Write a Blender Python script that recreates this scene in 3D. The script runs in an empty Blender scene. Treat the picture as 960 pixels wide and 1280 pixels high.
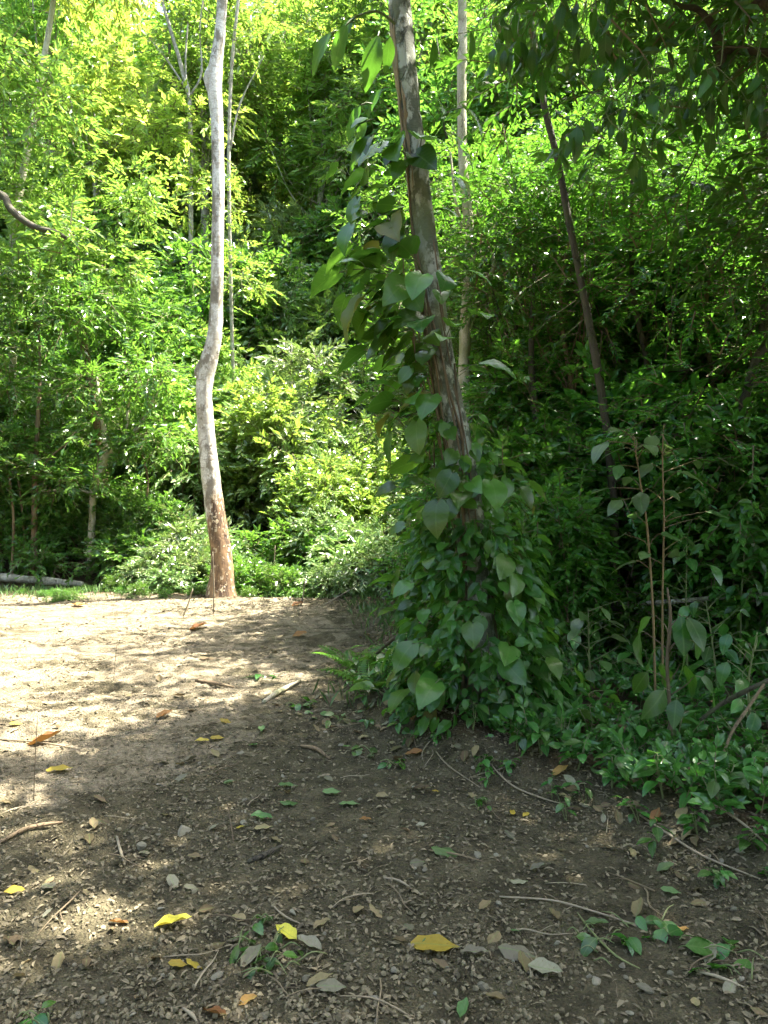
import bpy, math, random
import numpy as np
from mathutils import Vector, Matrix

R = np.random.default_rng(11)
random.seed(11)
sc = bpy.context.scene
col = sc.collection

# ------------------------------------------------------------------ camera, sky, sun, exposure
FPX, CAMH = 924.0, 1.55
cam_d = bpy.data.cameras.new("camera")
cam_d.sensor_fit = 'VERTICAL'
cam_d.sensor_height = 36.0
cam_d.lens = 36.0 * FPX / 1280.0
cam_d.clip_start, cam_d.clip_end = 0.05, 500.0
cam = bpy.data.objects.new("camera", cam_d)
cam.location = (0, 0, CAMH)
cam.rotation_euler = (math.radians(90), 0, 0)
col.objects.link(cam)
sc.camera = cam

SUN_EL, SUN_AZ = 65.0, 72.0            # azimuth measured from the view direction towards the right
to_sun = Vector((math.cos(math.radians(SUN_EL)) * math.sin(math.radians(SUN_AZ)),
                 math.cos(math.radians(SUN_EL)) * math.cos(math.radians(SUN_AZ)),
                 math.sin(math.radians(SUN_EL))))
world = bpy.data.worlds.new("World")
sc.world = world
world.use_nodes = True
wn = world.node_tree.nodes
bg = wn["Background"]
sky = wn.new("ShaderNodeTexSky")
sky.sky_type = 'NISHITA'
sky.sun_disc = False
sky.sun_elevation = math.radians(SUN_EL)
sky.sun_rotation = math.radians(SUN_AZ)
sky.air_density, sky.dust_density, sky.ozone_density = 1.0, 4.0, 0.4
world.node_tree.links.new(sky.outputs[0], bg.inputs[0])
bg.inputs[1].default_value = 0.11
sun_d = bpy.data.lights.new("sun", 'SUN')
sun_d.energy = 5.0
sun_d.angle = math.radians(0.53)
sun_d.color = (1.0, 0.95, 0.84)
sun = bpy.data.objects.new("sun", sun_d)
sun.rotation_euler = (-to_sun).to_track_quat('-Z', 'Y').to_euler()
sun.location = (5, 8, 30)
col.objects.link(sun)
vs = sc.view_settings
vs.view_transform, vs.look, vs.gamma, vs.use_curve_mapping = 'Standard', 'None', 1.0, False
vs.exposure = 2.82
cy = sc.cycles
cy.use_denoising = True
cy.max_bounces, cy.diffuse_bounces, cy.glossy_bounces, cy.transmission_bounces = 5, 4, 1, 4
cy.use_adaptive_sampling = True
cy.debug_use_spatial_splits = True
cy.adaptive_threshold = 0.04
cy.sample_clamp_indirect = 8.0
cy.caustics_reflective = cy.caustics_refractive = False

# ------------------------------------------------------------------ small helpers
def P(px, py, Y):
    """photo pixel seen at depth Y -> world point"""
    return np.array([(px - 480.0) / FPX * Y, Y, CAMH + (640.0 - py) / FPX * Y])

def norm(a):
    return a / np.maximum(np.linalg.norm(a, axis=-1, keepdims=True), 1e-9)

_perm = np.random.default_rng(5).random((256, 256))
def vnoise(x, y, f=1.0):
    x = np.asarray(x, float) * f + 917.3; y = np.asarray(y, float) * f + 631.7
    xi, yi = np.floor(x).astype(int), np.floor(y).astype(int)
    u, v = x - xi, y - yi
    u, v = u * u * (3 - 2 * u), v * v * (3 - 2 * v)
    g = lambda a, b: _perm[a % 256, b % 256]
    return (g(xi, yi) * (1 - u) + g(xi + 1, yi) * u) * (1 - v) + (g(xi, yi + 1) * (1 - u) + g(xi + 1, yi + 1) * u) * v - 0.5

def sstep(a, b, x):
    t = np.clip((np.asarray(x, float) - a) / (b - a), 0, 1)
    return t * t * (3 - 2 * t)

# right-hand edge of the clearing: X of the vegetation edge as a function of Y
EDGE_Y = np.array([-30, 0, 2.0, 3.2, 3.7, 4.2, 4.7, 5.3, 6.0, 7.0, 9.0, 11.0, 13.0, 14.0, 90])
EDGE_X = np.array([4.0, 2.9, 2.3, 1.72, 1.42, 1.02, 0.45, 0.05, -0.15, 0.1, 0.15, -0.2, -0.6, -2, -2])
def edge_x(y):
    return np.interp(y, EDGE_Y, EDGE_X)

def forest_mask(x, y):
    """1 on the forest floor, 0 in the clearing"""
    x, y = np.asarray(x, float), np.asarray(y, float)
    w = vnoise(x, y, 1.3) * 0.5 + vnoise(x, y, 4.1) * 0.25
    right = sstep(-0.25, 0.3, x - edge_x(y) + w)
    back = sstep(12.9, 14.1, y + w * 3.0 + 0.06 * (x + 3))
    left = sstep(9.0, 10.0, -x + w)
    behind = sstep(6.0, 8.0, -y + w)
    return np.maximum(np.maximum(right, back), np.maximum(left, behind))

def gz(x, y):
    x, y = np.asarray(x, float), np.asarray(y, float)
    z = vnoise(x, y, 0.35) * 0.10 + vnoise(x, y, 1.1) * 0.05 + vnoise(x, y, 3.3) * 0.022 + vnoise(x, y, 9.0) * 0.02 + vnoise(x, y, 19.0) * 0.012
    z = z + vnoise(x * 0.45 + y * 0.1, y * 1.9, 1.0) * 0.07 * sstep(4.5, 6, y) + vnoise(x, y, 5.5) * 0.03 * sstep(4.5, 6, y)      # shallow ruts running across
    fm = forest_mask(x, y)
    z = z + fm * 0.06
    d = x - edge_x(y)
    z = z + 0.10 * np.exp(-((d - 0.15) / 0.28) ** 2) * (1 - sstep(9, 12, y))        # low bank of pushed-up soil
    z = z + 0.16 * np.exp(-(((x - 0.78) / 0.55) ** 2 + ((y - 5.7) / 0.55) ** 2))
    s = np.maximum(0, y - 14.3 + 0.10 * np.maximum(x, 0) * 0)
    z = z + 0.72 * (np.sqrt(s * s + 9) - 3)
    s2 = np.maximum(0, -x - 12)
    z = z + 0.45 * (np.sqrt(s2 * s2 + 9) - 3) * sstep(4, 16, y)
    s3 = np.maximum(0, y - 60)
    z = z - 0.62 * s3
    return z

def G(px, py):
    """photo pixel -> point on the ground"""
    Y = 6.0
    for _ in range(30):
        X = (px - 480.0) / FPX * Y
        Y = 0.5 * Y + 0.5 * (CAMH - float(gz(X, Y))) * FPX / (py - 640.0)
    X = (px - 480.0) / FPX * Y
    return np.array([X, Y, float(gz(X, Y))])

# ------------------------------------------------------------------ mesh and object helpers
def to_mesh(name, V, F, mats, midx=None, uv=None, smooth=False):
    """V (n,3); F (m,k) array of equal polygons or list of such arrays"""
    Fs = F if isinstance(F, list) else [F]
    me = bpy.data.meshes.new(name)
    V = np.ascontiguousarray(V, dtype=np.float32)
    me.vertices.add(len(V)); me.vertices.foreach_set("co", V.ravel())
    loops = np.concatenate([f.ravel() for f in Fs]).astype(np.int32)
    tot = np.concatenate([np.full(len(f), f.shape[1]) for f in Fs]).astype(np.int32)
    start = np.concatenate([[0], np.cumsum(tot)[:-1]]).astype(np.int32)
    me.loops.add(len(loops)); me.loops.foreach_set("vertex_index", loops)
    me.polygons.add(len(tot)); me.polygons.foreach_set("loop_start", start)
    me.polygons.foreach_set("loop_total", tot)
    if midx is not None:
        me.polygons.foreach_set("material_index", np.asarray(midx, np.int32))
    me.polygons.foreach_set("use_smooth", np.full(len(tot), smooth))
    if uv is not None:
        l = me.uv_layers.new(name="UVMap")
        l.data.foreach_set("uv", np.ascontiguousarray(uv[loops], dtype=np.float32).ravel())
    for m in mats:
        me.materials.append(m)
    me.update(calc_edges=True)
    return me

def obj(name, data, parent=None, loc=None, mat=None):
    o = bpy.data.objects.new(name, data)
    col.objects.link(o)
    if parent is not None:
        o.parent = parent
    if loc is not None:
        o.location = [float(v) for v in loc]
    if mat is not None:
        o.matrix_basis = mat
    return o

def tag(o, label=None, cat=None, group=None, kind=None):
    if label: o["label"] = label
    if cat: o["category"] = cat
    if group: o["group"] = group
    if kind: o["kind"] = kind
    return o

def thing(name, loc, label, cat, group=None, rz=0.0, s=1.0):
    o = obj(name, None, loc=loc)
    o.empty_display_size = 0.1
    o.rotation_euler = (0, 0, rz)
    o.scale = (s, s, s) if np.isscalar(s) else s
    return tag(o, label, cat, group)

def copy_tree(src, loc, rz=0.0, s=1.0, label=None, tilt=(0, 0)):
    c = src.copy(); col.objects.link(c)
    c.location = [float(v) for v in loc]; c.rotation_euler = (tilt[0], tilt[1], rz)
    c.scale = (s, s, s) if np.isscalar(s) else s
    if label: c["label"] = label
    for ch in src.children:
        d = ch.copy(); col.objects.link(d); d.parent = c
        for g in ch.children:
            e = g.copy(); col.objects.link(e); e.parent = d
    return c

def catmull(pts, rad, sub):
    pts, rad = np.asarray(pts, float), np.asarray(rad, float)
    p = np.vstack([2 * pts[0] - pts[1], pts, 2 * pts[-1] - pts[-2]])
    out, ro = [], []
    for i in range(len(pts) - 1):
        a, b, c, d = p[i], p[i + 1], p[i + 2], p[i + 3]
        for t in np.arange(sub) / sub:
            out.append(0.5 * (2 * b + (c - a) * t + (2 * a - 5 * b + 4 * c - d) * t * t + (3 * b - a - 3 * c + d) * t ** 3))
            ro.append(rad[i] * (1 - t) + rad[i + 1] * t)
    out.append(pts[-1]); ro.append(rad[-1])
    return np.array(out), np.array(ro)

class Tubes:
    """collects tubes into one mesh (a trunk with its limbs, a stem with its side shoots)"""
    def __init__(self): self.V, self.F, self.n = [], [], 0
    def add(self, pts, rad, seg=8, sub=4, lump=0.0, cap=True):
        c, r = catmull(pts, rad, sub) if sub > 1 else (np.asarray(pts, float), np.asarray(rad, float))
        t = norm(np.gradient(c, axis=0))
        ref = np.array([0.31, 0.95, 0.05]) if abs(t[0][2]) > 0.6 else np.array([0.1, 0.2, 1.0])
        u = norm(np.cross(t, ref)); w = np.cross(t, u)
        a = np.linspace(0, 2 * np.pi, seg, endpoint=False)
        rr = r[:, None] * np.ones(seg)[None]
        if lump:
            k = R.random(4) * 6
            zz = np.arange(len(c))[:, None]
            rr = rr * (1 + lump * (np.sin(2 * a[None] + k[0] + zz * 0.31) * 0.5 + np.sin(3 * a[None] - zz * 0.23 + k[1]) * 0.4
                                   + R.normal(0, 0.35, rr.shape) + R.normal(0, 0.35, (len(c), 1))))
        ring = c[:, None] + rr[..., None] * (np.cos(a)[None, :, None] * u[:, None] + np.sin(a)[None, :, None] * w[:, None])
        m = len(c)
        i = np.arange(m - 1)[:, None] * seg; j = np.arange(seg)[None]; k = (j + 1) % seg
        f = np.stack([i + j, i + k, i + seg + k, i + seg + j], -1).reshape(-1, 4) + self.n
        self.V.append(ring.reshape(-1, 3)); self.F.append(f); self.n += m * seg
        if cap:                                                     # pointed ends close the tube
            tip = np.array([c[-1] + t[-1] * r[-1] * 0.6, c[0] - t[0] * r[0] * 0.3])
            self.V.append(tip)
            e = self.n - seg
            self.F.append(np.stack([e + j[0], e + k[0], np.full(seg, self.n), np.full(seg, self.n)], -1)[:, :4])
            s0 = self.n - m * seg
            self.F.append(np.stack([s0 + k[0], s0 + j[0], np.full(seg, self.n + 1), np.full(seg, self.n + 1)], -1))
            self.n += 2
        return self
    def mesh(self, name, mat, origin=(0, 0, 0)):
        V = np.vstack(self.V) - np.asarray(origin, float)
        F = np.vstack(self.F)
        q = F[:, 2] != F[:, 3]
        return to_mesh(name, V, [F[q], F[~q][:, :3]] if (~q).any() else F, [mat], smooth=True)

# ------------------------------------------------------------------ materials
def new_mat(name):
    m = bpy.data.materials.new(name); m.use_nodes = True
    nt = m.node_tree; nt.nodes.clear()
    return m, nt, nt.nodes.new, nt.links.new

def sock(nt, v):
    return v
def mixc(nt, fac, a, b, mode='MIX'):
    n = nt.nodes.new("ShaderNodeMix"); n.data_type = 'RGBA'; n.blend_type = mode
    for i, v in ((0, fac), (6, a), (7, b)):
        if hasattr(v, "is_linked"): nt.links.new(v, n.inputs[i])
        elif i == 0: n.inputs[0].default_value = v
        else: n.inputs[i].default_value = (*v, 1) if len(v) == 3 else v
    return n.outputs[2]
def ramp(nt, v, stops):
    n = nt.nodes.new("ShaderNodeValToRGB")
    e = n.color_ramp.elements
    while len(e) < len(stops): e.new(0.5)
    for k, (p, c) in enumerate(stops):
        e[k].position = p
        e[k].color = (c, c, c, 1) if np.isscalar(c) else (*c, 1)
    nt.links.new(v, n.inputs[0]); return n.outputs[0]
def math_(nt, op, a, b=None, c=None):
    n = nt.nodes.new("ShaderNodeMath"); n.operation = op
    for i, v in enumerate((a, b, c)):
        if v is None: continue
        if hasattr(v, "is_linked"): nt.links.new(v, n.inputs[i])
        else: n.inputs[i].default_value = v
    return n.outputs[0]
def noise(nt, vec, scale, detail=4, rough=0.55, dist=0.0):
    n = nt.nodes.new("ShaderNodeTexNoise")
    n.inputs["Scale"].default_value = scale; n.inputs["Detail"].default_value = detail
    n.inputs["Roughness"].default_value = rough; n.inputs["Distortion"].default_value = dist
    if vec is not None: nt.links.new(vec, n.inputs["Vector"])
    return n.outputs[0]
def mapping(nt, vec, scale=(1, 1, 1), loc=(0, 0, 0)):
    n = nt.nodes.new("ShaderNodeMapping"); n.inputs["Scale"].default_value = scale; n.inputs["Location"].default_value = loc
    nt.links.new(vec, n.inputs["Vector"]); return n.outputs[0]
def voronoi(nt, vec, scale, feature='F1', out=0):
    n = nt.nodes.new("ShaderNodeTexVoronoi"); n.feature = feature; n.inputs["Scale"].default_value = scale
    nt.links.new(vec, n.inputs["Vector"]); return n.outputs[out]
def bump(nt, h, strength, dist=0.02):
    n = nt.nodes.new("ShaderNodeBump"); n.inputs["Strength"].default_value = strength; n.inputs["Distance"].default_value = dist
    nt.links.new(h, n.inputs["Height"]); return n.outputs[0]

def leaf_mat(name, dark, light, trans, rough=0.38, tfac=0.42, veins=False, spec=0.5, odd=None, coat=0.0):
    m, nt, N, L = new_mat(name)
    geo = N("ShaderNodeNewGeometry"); oi = N("ShaderNodeObjectInfo")
    rnd = math_(nt, 'FRACT', math_(nt, 'ADD', geo.outputs["Random Per Island"], math_(nt, 'MULTIPLY', oi.outputs["Random"], 7.31)))
    c = mixc(nt, rnd, dark, light)
    if odd:                                                        # a few yellowed or browned leaves
        c = mixc(nt, ramp(nt, rnd, [(0.975, 0.0), (0.98, 1.0)]), c, odd)
    hsv = N("ShaderNodeHueSaturation")
    L(math_(nt, 'MULTIPLY_ADD', oi.outputs["Random"], 0.04, 0.48), hsv.inputs["Hue"])
    L(math_(nt, 'MULTIPLY_ADD', oi.outputs["Random"], 0.7, 0.65), hsv.inputs["Value"])
    L(c, hsv.inputs["Color"])
    c = hsv.outputs[0]
    pb = N("ShaderNodeBsdfPrincipled")
    pb.inputs["Roughness"].default_value = rough
    pb.inputs["Specular IOR Level"].default_value = spec
    pb.inputs["Coat Weight"].default_value = coat; pb.inputs["Coat Roughness"].default_value = 0.3
    tc = mixc(nt, 0.35, trans, c)
    if veins:
        uv = N("ShaderNodeUVMap").outputs[0]
        sx = N("ShaderNodeSeparateXYZ"); L(uv, sx.inputs[0])
        ax = math_(nt, 'ABSOLUTE', sx.outputs[0])
        w = math_(nt, 'SINE', math_(nt, 'MULTIPLY', math_(nt, 'SUBTRACT', sx.outputs[1], math_(nt, 'MULTIPLY', ax, 0.75)), 52.0))
        v1 = ramp(nt, w, [(0.86, 0.0), (1.0, 1.0)])
        v2 = ramp(nt, ax, [(0.008, 1.0), (0.028, 0.0)])
        vv = math_(nt, 'MAXIMUM', math_(nt, 'MULTIPLY', v1, 0.6), v2)
        bl = noise(nt, uv, 9.0, 3)
        c = mixc(nt, math_(nt, 'MULTIPLY', vv, 0.45), c, (0.16, 0.26, 0.07))
        bl2 = noise(nt, uv, 3.5, 5, 0.7)
        c = mixc(nt, ramp(nt, bl, [(0.6, 0.0), (0.7, 0.6)]), c, (0.10, 0.08, 0.03))
        c = mixc(nt, ramp(nt, bl2, [(0.3, 0.35), (0.6, 0.0)]), c, (0.03, 0.035, 0.012))
        L(bump(nt, math_(nt, 'SUBTRACT', 1.0, vv), 0.15, 0.004), pb.inputs["Normal"])
    L(c, pb.inputs["Base Color"])
    tr = N("ShaderNodeBsdfTranslucent"); L(tc, tr.inputs[0])
    mx = N("ShaderNodeMixShader"); mx.inputs[0].default_value = tfac
    L(pb.outputs[0], mx.inputs[1]); L(tr.outputs[0], mx.inputs[2])
    out = N("ShaderNodeOutputMaterial"); L(mx.outputs[0], out.inputs[0])
    return m

def bark_mat(name, c1, c2, crack, blotch=None, scale=6.0, strength=0.6, crackw=0.06, moss=None, zs=0.28):
    m, nt, N, L = new_mat(name)
    tc = N("ShaderNodeTexCoord").outputs["Object"]
    st = mapping(nt, tc, (1, 1, zs))
    wv = N("ShaderNodeVectorMath"); wv.operation = 'ADD'
    nz = N("ShaderNodeTexNoise"); nz.inputs["Scale"].default_value = scale; L(tc, nz.inputs[0])
    sc_ = N("ShaderNodeVectorMath"); sc_.operation = 'SCALE'; sc_.inputs[3].default_value = 0.12
    L(nz.outputs[1], sc_.inputs[0]); L(st, wv.inputs[0]); L(sc_.outputs[0], wv.inputs[1])
    vo = voronoi(nt, wv.outputs[0], scale * 1.6, 'DISTANCE_TO_EDGE')
    fine = noise(nt, mapping(nt, tc, (1, 1, 3.0)), scale * 7, 5, 0.6)
    big = noise(nt, tc, scale * 0.7, 4, 0.6)
    c = mixc(nt, ramp(nt, big, [(0.35, 0.0), (0.65, 1.0)]), c1, c2)
    c = mixc(nt, math_(nt, 'MULTIPLY', ramp(nt, fine, [(0.35, 1.0), (0.6, 0.0)]), 0.45), c, crack)
    gate = ramp(nt, noise(nt, tc, scale * 0.5, 2), [(0.45, 0.0), (0.6, 1.0)])
    ck = math_(nt, 'MULTIPLY', ramp(nt, vo, [(0.0, 1.0), (crackw, 0.0)]), gate)
    c = mixc(nt, math_(nt, 'MULTIPLY', ck, 0.85), c, crack)
    if blotch:
        b = ramp(nt, noise(nt, mapping(nt, tc, (1, 1, 0.6), (3, 7, 1)), scale * 1.8, 5, 0.65), [(0.49, 0.0), (0.56, 1.0)])
        c = mixc(nt, math_(nt, 'MULTIPLY', b, 0.8), c, blotch)
    if moss:
        b = ramp(nt, noise(nt, mapping(nt, tc, (1, 1, 0.4), (13, 2, 1)), scale * 1.1, 5, 0.65), [(0.48, 0.0), (0.6, 1.0)])
        c = mixc(nt, math_(nt, 'MULTIPLY', b, 0.7), c, moss)
    pb = N("ShaderNodeBsdfPrincipled"); L(c, pb.inputs["Base Color"]); pb.inputs["Roughness"].default_value = 0.85
    h = math_(nt, 'SUBTRACT', math_(nt, 'MULTIPLY', fine, 0.4), ck)
    L(bump(nt, h, strength, 0.015), pb.inputs["Normal"])
    L(pb.outputs[0], N("ShaderNodeOutputMaterial").inputs[0])
    return m, nt, c, pb, tc

def plain_mat(name, c1, c2, rough=0.8, scale=20.0, bstr=0.4, island=True):
    m, nt, N, L = new_mat(name)
    geo = N("ShaderNodeNewGeometry"); oi = N("ShaderNodeObjectInfo")
    tc = N("ShaderNodeTexCoord").outputs["Object"]
    n = noise(nt, tc, scale, 4, 0.6)
    rnd = math_(nt, 'FRACT', math_(nt, 'ADD', geo.outputs["Random Per Island"], math_(nt, 'MULTIPLY', oi.outputs["Random"], 5.77)))
    f = math_(nt, 'ADD', math_(nt, 'MULTIPLY', rnd, 0.75), math_(nt, 'MULTIPLY', math_(nt, 'SUBTRACT', n, 0.3), 0.6))
    c = mixc(nt, f, c1, c2)
    pb = N("ShaderNodeBsdfPrincipled"); L(c, pb.inputs["Base Color"]); pb.inputs["Roughness"].default_value = rough
    L(bump(nt, n, bstr, 0.01), pb.inputs["Normal"])
    L(pb.outputs[0], N("ShaderNodeOutputMaterial").inputs[0])
    return m

M = {}
M['leaf_bright'] = leaf_mat('leaf_bright', (0.09, 0.20, 0.025), (0.25, 0.36, 0.08), (0.42, 0.62, 0.07), 0.3, 0.4, spec=0.9, coat=0.5)
M['leaf_mid'] = leaf_mat('leaf_mid', (0.03, 0.115, 0.018), (0.125, 0.235, 0.04), (0.24, 0.5, 0.045), 0.28, 0.4, spec=0.7)
M['leaf_far'] = leaf_mat('leaf_far', (0.05, 0.15, 0.022), (0.17, 0.29, 0.05), (0.36, 0.6, 0.07), 0.32, 0.45, spec=0.65)
M['leaf_yellow'] = leaf_mat('leaf_yellow', (0.13, 0.24, 0.025), (0.27, 0.37, 0.06), (0.6, 0.74, 0.1), 0.36, 0.5)
M['leaf_forest'] = leaf_mat('leaf_forest', (0.02, 0.095, 0.014), (0.09, 0.2, 0.032), (0.2, 0.47, 0.03), 0.26, 0.42, spec=0.65)
M['leaf_canopy'] = leaf_mat('leaf_canopy', (0.03, 0.11, 0.016), (0.09, 0.2, 0.028), (0.2, 0.5, 0.035), 0.32, 0.4)
M['leaf_gloss'] = leaf_mat('leaf_gloss', (0.08, 0.17, 0.04), (0.27, 0.35, 0.13), (0.3, 0.48, 0.08), 0.3, 0.26, spec=1.0, coat=0.9)
M['leaf_vine'] = leaf_mat('leaf_vine', (0.016, 0.07, 0.014), (0.085, 0.2, 0.03), (0.24, 0.52, 0.04), 0.22, 0.32, veins=True, spec=0.5)
M['leaf_vine_old'] = leaf_mat('leaf_vine_old', (0.10, 0.14, 0.025), (0.22, 0.21, 0.04), (0.45, 0.45, 0.06), 0.42, 0.35, veins=True)
M['leaf_under'] = leaf_mat('leaf_under', (0.02, 0.09, 0.018), (0.075, 0.2, 0.035), (0.13, 0.42, 0.04), 0.26, 0.28, veins=True, spec=0.6)
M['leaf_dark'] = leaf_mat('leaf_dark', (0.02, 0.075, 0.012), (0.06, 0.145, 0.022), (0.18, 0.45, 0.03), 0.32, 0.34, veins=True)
M['leaf_pale'] = leaf_mat('leaf_pale', (0.05, 0.12, 0.03), (0.125, 0.2, 0.06), (0.2, 0.38, 0.08), 0.32, 0.25, veins=True, spec=0.6)
M['twig'] = plain_mat('twig', (0.10, 0.07, 0.04), (0.22, 0.17, 0.10), 0.85, 30)
M['twig_pale'] = plain_mat('twig_pale', (0.17, 0.135, 0.085), (0.34, 0.28, 0.19), 0.85, 30)
M['vine_stem'] = plain_mat('vine_stem', (0.08, 0.058, 0.035), (0.22, 0.155, 0.085), 0.8, 12)
M['peel'] = plain_mat('peel', (0.17, 0.115, 0.06), (0.42, 0.33, 0.2), 0.85, 18, 0.6)
M['green_stem'] = plain_mat('green_stem', (0.09, 0.13, 0.04), (0.17, 0.19, 0.07), 0.6, 25)
M['orange_stem'] = plain_mat('orange_stem', (0.13, 0.085, 0.035), (0.22, 0.145, 0.06), 0.7, 25)
M['dry_leaf'] = leaf_mat('dry_leaf', (0.10, 0.07, 0.035), (0.27, 0.2, 0.11), (0.3, 0.2, 0.08), 0.7, 0.12, veins=True, spec=0.25)
M['grey_leaf'] = leaf_mat('grey_leaf', (0.14, 0.125, 0.085), (0.27, 0.245, 0.175), (0.25, 0.22, 0.12), 0.7, 0.08, veins=True, spec=0.25)
M['orange_leaf'] = leaf_mat('orange_leaf', (0.24, 0.11, 0.035), (0.36, 0.19, 0.06), (0.5, 0.25, 0.05), 0.6, 0.15, veins=True, spec=0.25)
M['yellow_leaf'] = leaf_mat('yellow_leaf', (0.40, 0.31, 0.03), (0.56, 0.45, 0.06), (0.6, 0.45, 0.03), 0.5, 0.2, veins=True, spec=0.3)
M['green_fallen'] = leaf_mat('green_fallen', (0.06, 0.14, 0.04), (0.16, 0.25, 0.1), (0.2, 0.4, 0.08), 0.45, 0.2, veins=True, spec=0.35)
M['stone'] = plain_mat('stone', (0.11, 0.098, 0.066), (0.30, 0.27, 0.195), 0.9, 35, 0.5)
M['gravel'] = plain_mat('gravel', (0.06, 0.049, 0.025), (0.25, 0.21, 0.13), 0.95, 60, 0.3)
M['litter'] = plain_mat('litter', (0.055, 0.044, 0.024), (0.27, 0.22, 0.135), 0.85, 40, 0.2)
M['bark_dark'] = bark_mat('bark_dark', (0.06, 0.048, 0.032), (0.10, 0.08, 0.052), (0.022, 0.017, 0.012), None, 9, 0.8, moss=(0.055, 0.065, 0.022))[0]
M['bark_brown'] = bark_mat('bark_brown', (0.16, 0.11, 0.06), (0.25, 0.18, 0.10), (0.08, 0.05, 0.03), None, 9, 0.6)[0]
M['bark_grey'] = bark_mat('bark_grey', (0.22, 0.20, 0.15), (0.34, 0.32, 0.25), (0.08, 0.07, 0.05), (0.42, 0.40, 0.33), 6, 0.4)[0]
M['bark_pale'] = bark_mat('bark_pale', (0.42, 0.38, 0.28), (0.55, 0.5, 0.38), (0.16, 0.12, 0.08), None, 7, 0.5, moss=(0.2, 0.22, 0.09))[0]
M['bark_lichen'] = bark_mat('bark_lichen', (0.09, 0.10, 0.068), (0.21, 0.225, 0.16), (0.04, 0.034, 0.024), (0.52, 0.53, 0.45), 6, 0.9, moss=(0.15, 0.17, 0.08))[0]
# cream bark of the standing tree, peeled to red-brown wood low down
_m, _nt, _c, _pb, _tc = bark_mat('bark_cream', (0.58, 0.55, 0.46), (0.76, 0.74, 0.66), (0.10, 0.075, 0.05), (0.36, 0.32, 0.25), 4.5, 0.7, 0.035, zs=0.09)
_c = mixc(_nt, math_(_nt, 'MULTIPLY', ramp(_nt, noise(_nt, mapping(_nt, _tc, (1, 1, 0.5), (21, 4, 2)), 3.1, 6, 0.7), [(0.52, 0.0), (0.57, 1.0)]), 0.85), _c, (0.15, 0.125, 0.085))
_c = mixc(_nt, math_(_nt, 'MULTIPLY', ramp(_nt, noise(_nt, mapping(_nt, _tc, (1, 1, 0.9), (5, 14, 8)), 11.0, 5, 0.7), [(0.55, 0.0), (0.62, 1.0)]), 0.6), _c, (0.33, 0.28, 0.2))
_c = mixc(_nt, math_(_nt, 'MULTIPLY', ramp(_nt, noise(_nt, mapping(_nt, _tc, (1, 1, 7.0), (5, 1, 8)), 4.0, 3, 0.6), [(0.6, 0.0), (0.64, 1.0)]), 0.5), _c, (0.2, 0.16, 0.11))
_sx = _nt.nodes.new("ShaderNodeSeparateXYZ"); _nt.links.new(_tc, _sx.inputs[0])
_e = math_(_nt, 'ADD', _sx.outputs[2], math_(_nt, 'MULTIPLY', math_(_nt, 'SUBTRACT', noise(_nt, mapping(_nt, _tc, (1, 1, 0.3)), 6.0, 6, 0.75), 0.5), 3.6))
_e = math_(_nt, 'SUBTRACT', _e, math_(_nt, 'MULTIPLY', _sx.outputs[0], 2.2))
_peel = ramp(_nt, _e, [(0.0, 1.0), (1.0, 1.0)])
_pm = math_(_nt, 'SUBTRACT', 1.0, math_(_nt, 'SMOOTH_MIN', math_(_nt, 'MAXIMUM', math_(_nt, 'MULTIPLY', math_(_nt, 'SUBTRACT', _e, 1.7), 2.2), 0.0), 1.0, 0.1))
_wood = mixc(_nt, ramp(_nt, noise(_nt, mapping(_nt, _tc, (1, 1, 0.35), (4, 2, 0)), 7.0, 5, 0.7), [(0.4, 0.0), (0.62, 1.0)]), (0.075, 0.045, 0.026), (0.31, 0.19, 0.095))
_flk = ramp(_nt, noise(_nt, mapping(_nt, _tc, (1, 1, 0.8), (9, 2, 5)), 15.0, 4, 0.6), [(0.57, 0.0), (0.62, 1.0)])
_wood = mixc(_nt, _flk, _wood, (0.52, 0.42, 0.28))
_nt.links.new(mixc(_nt, _pm, _c, _wood), _pb.inputs["Base Color"])
M['bark_cream'] = _m

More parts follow.
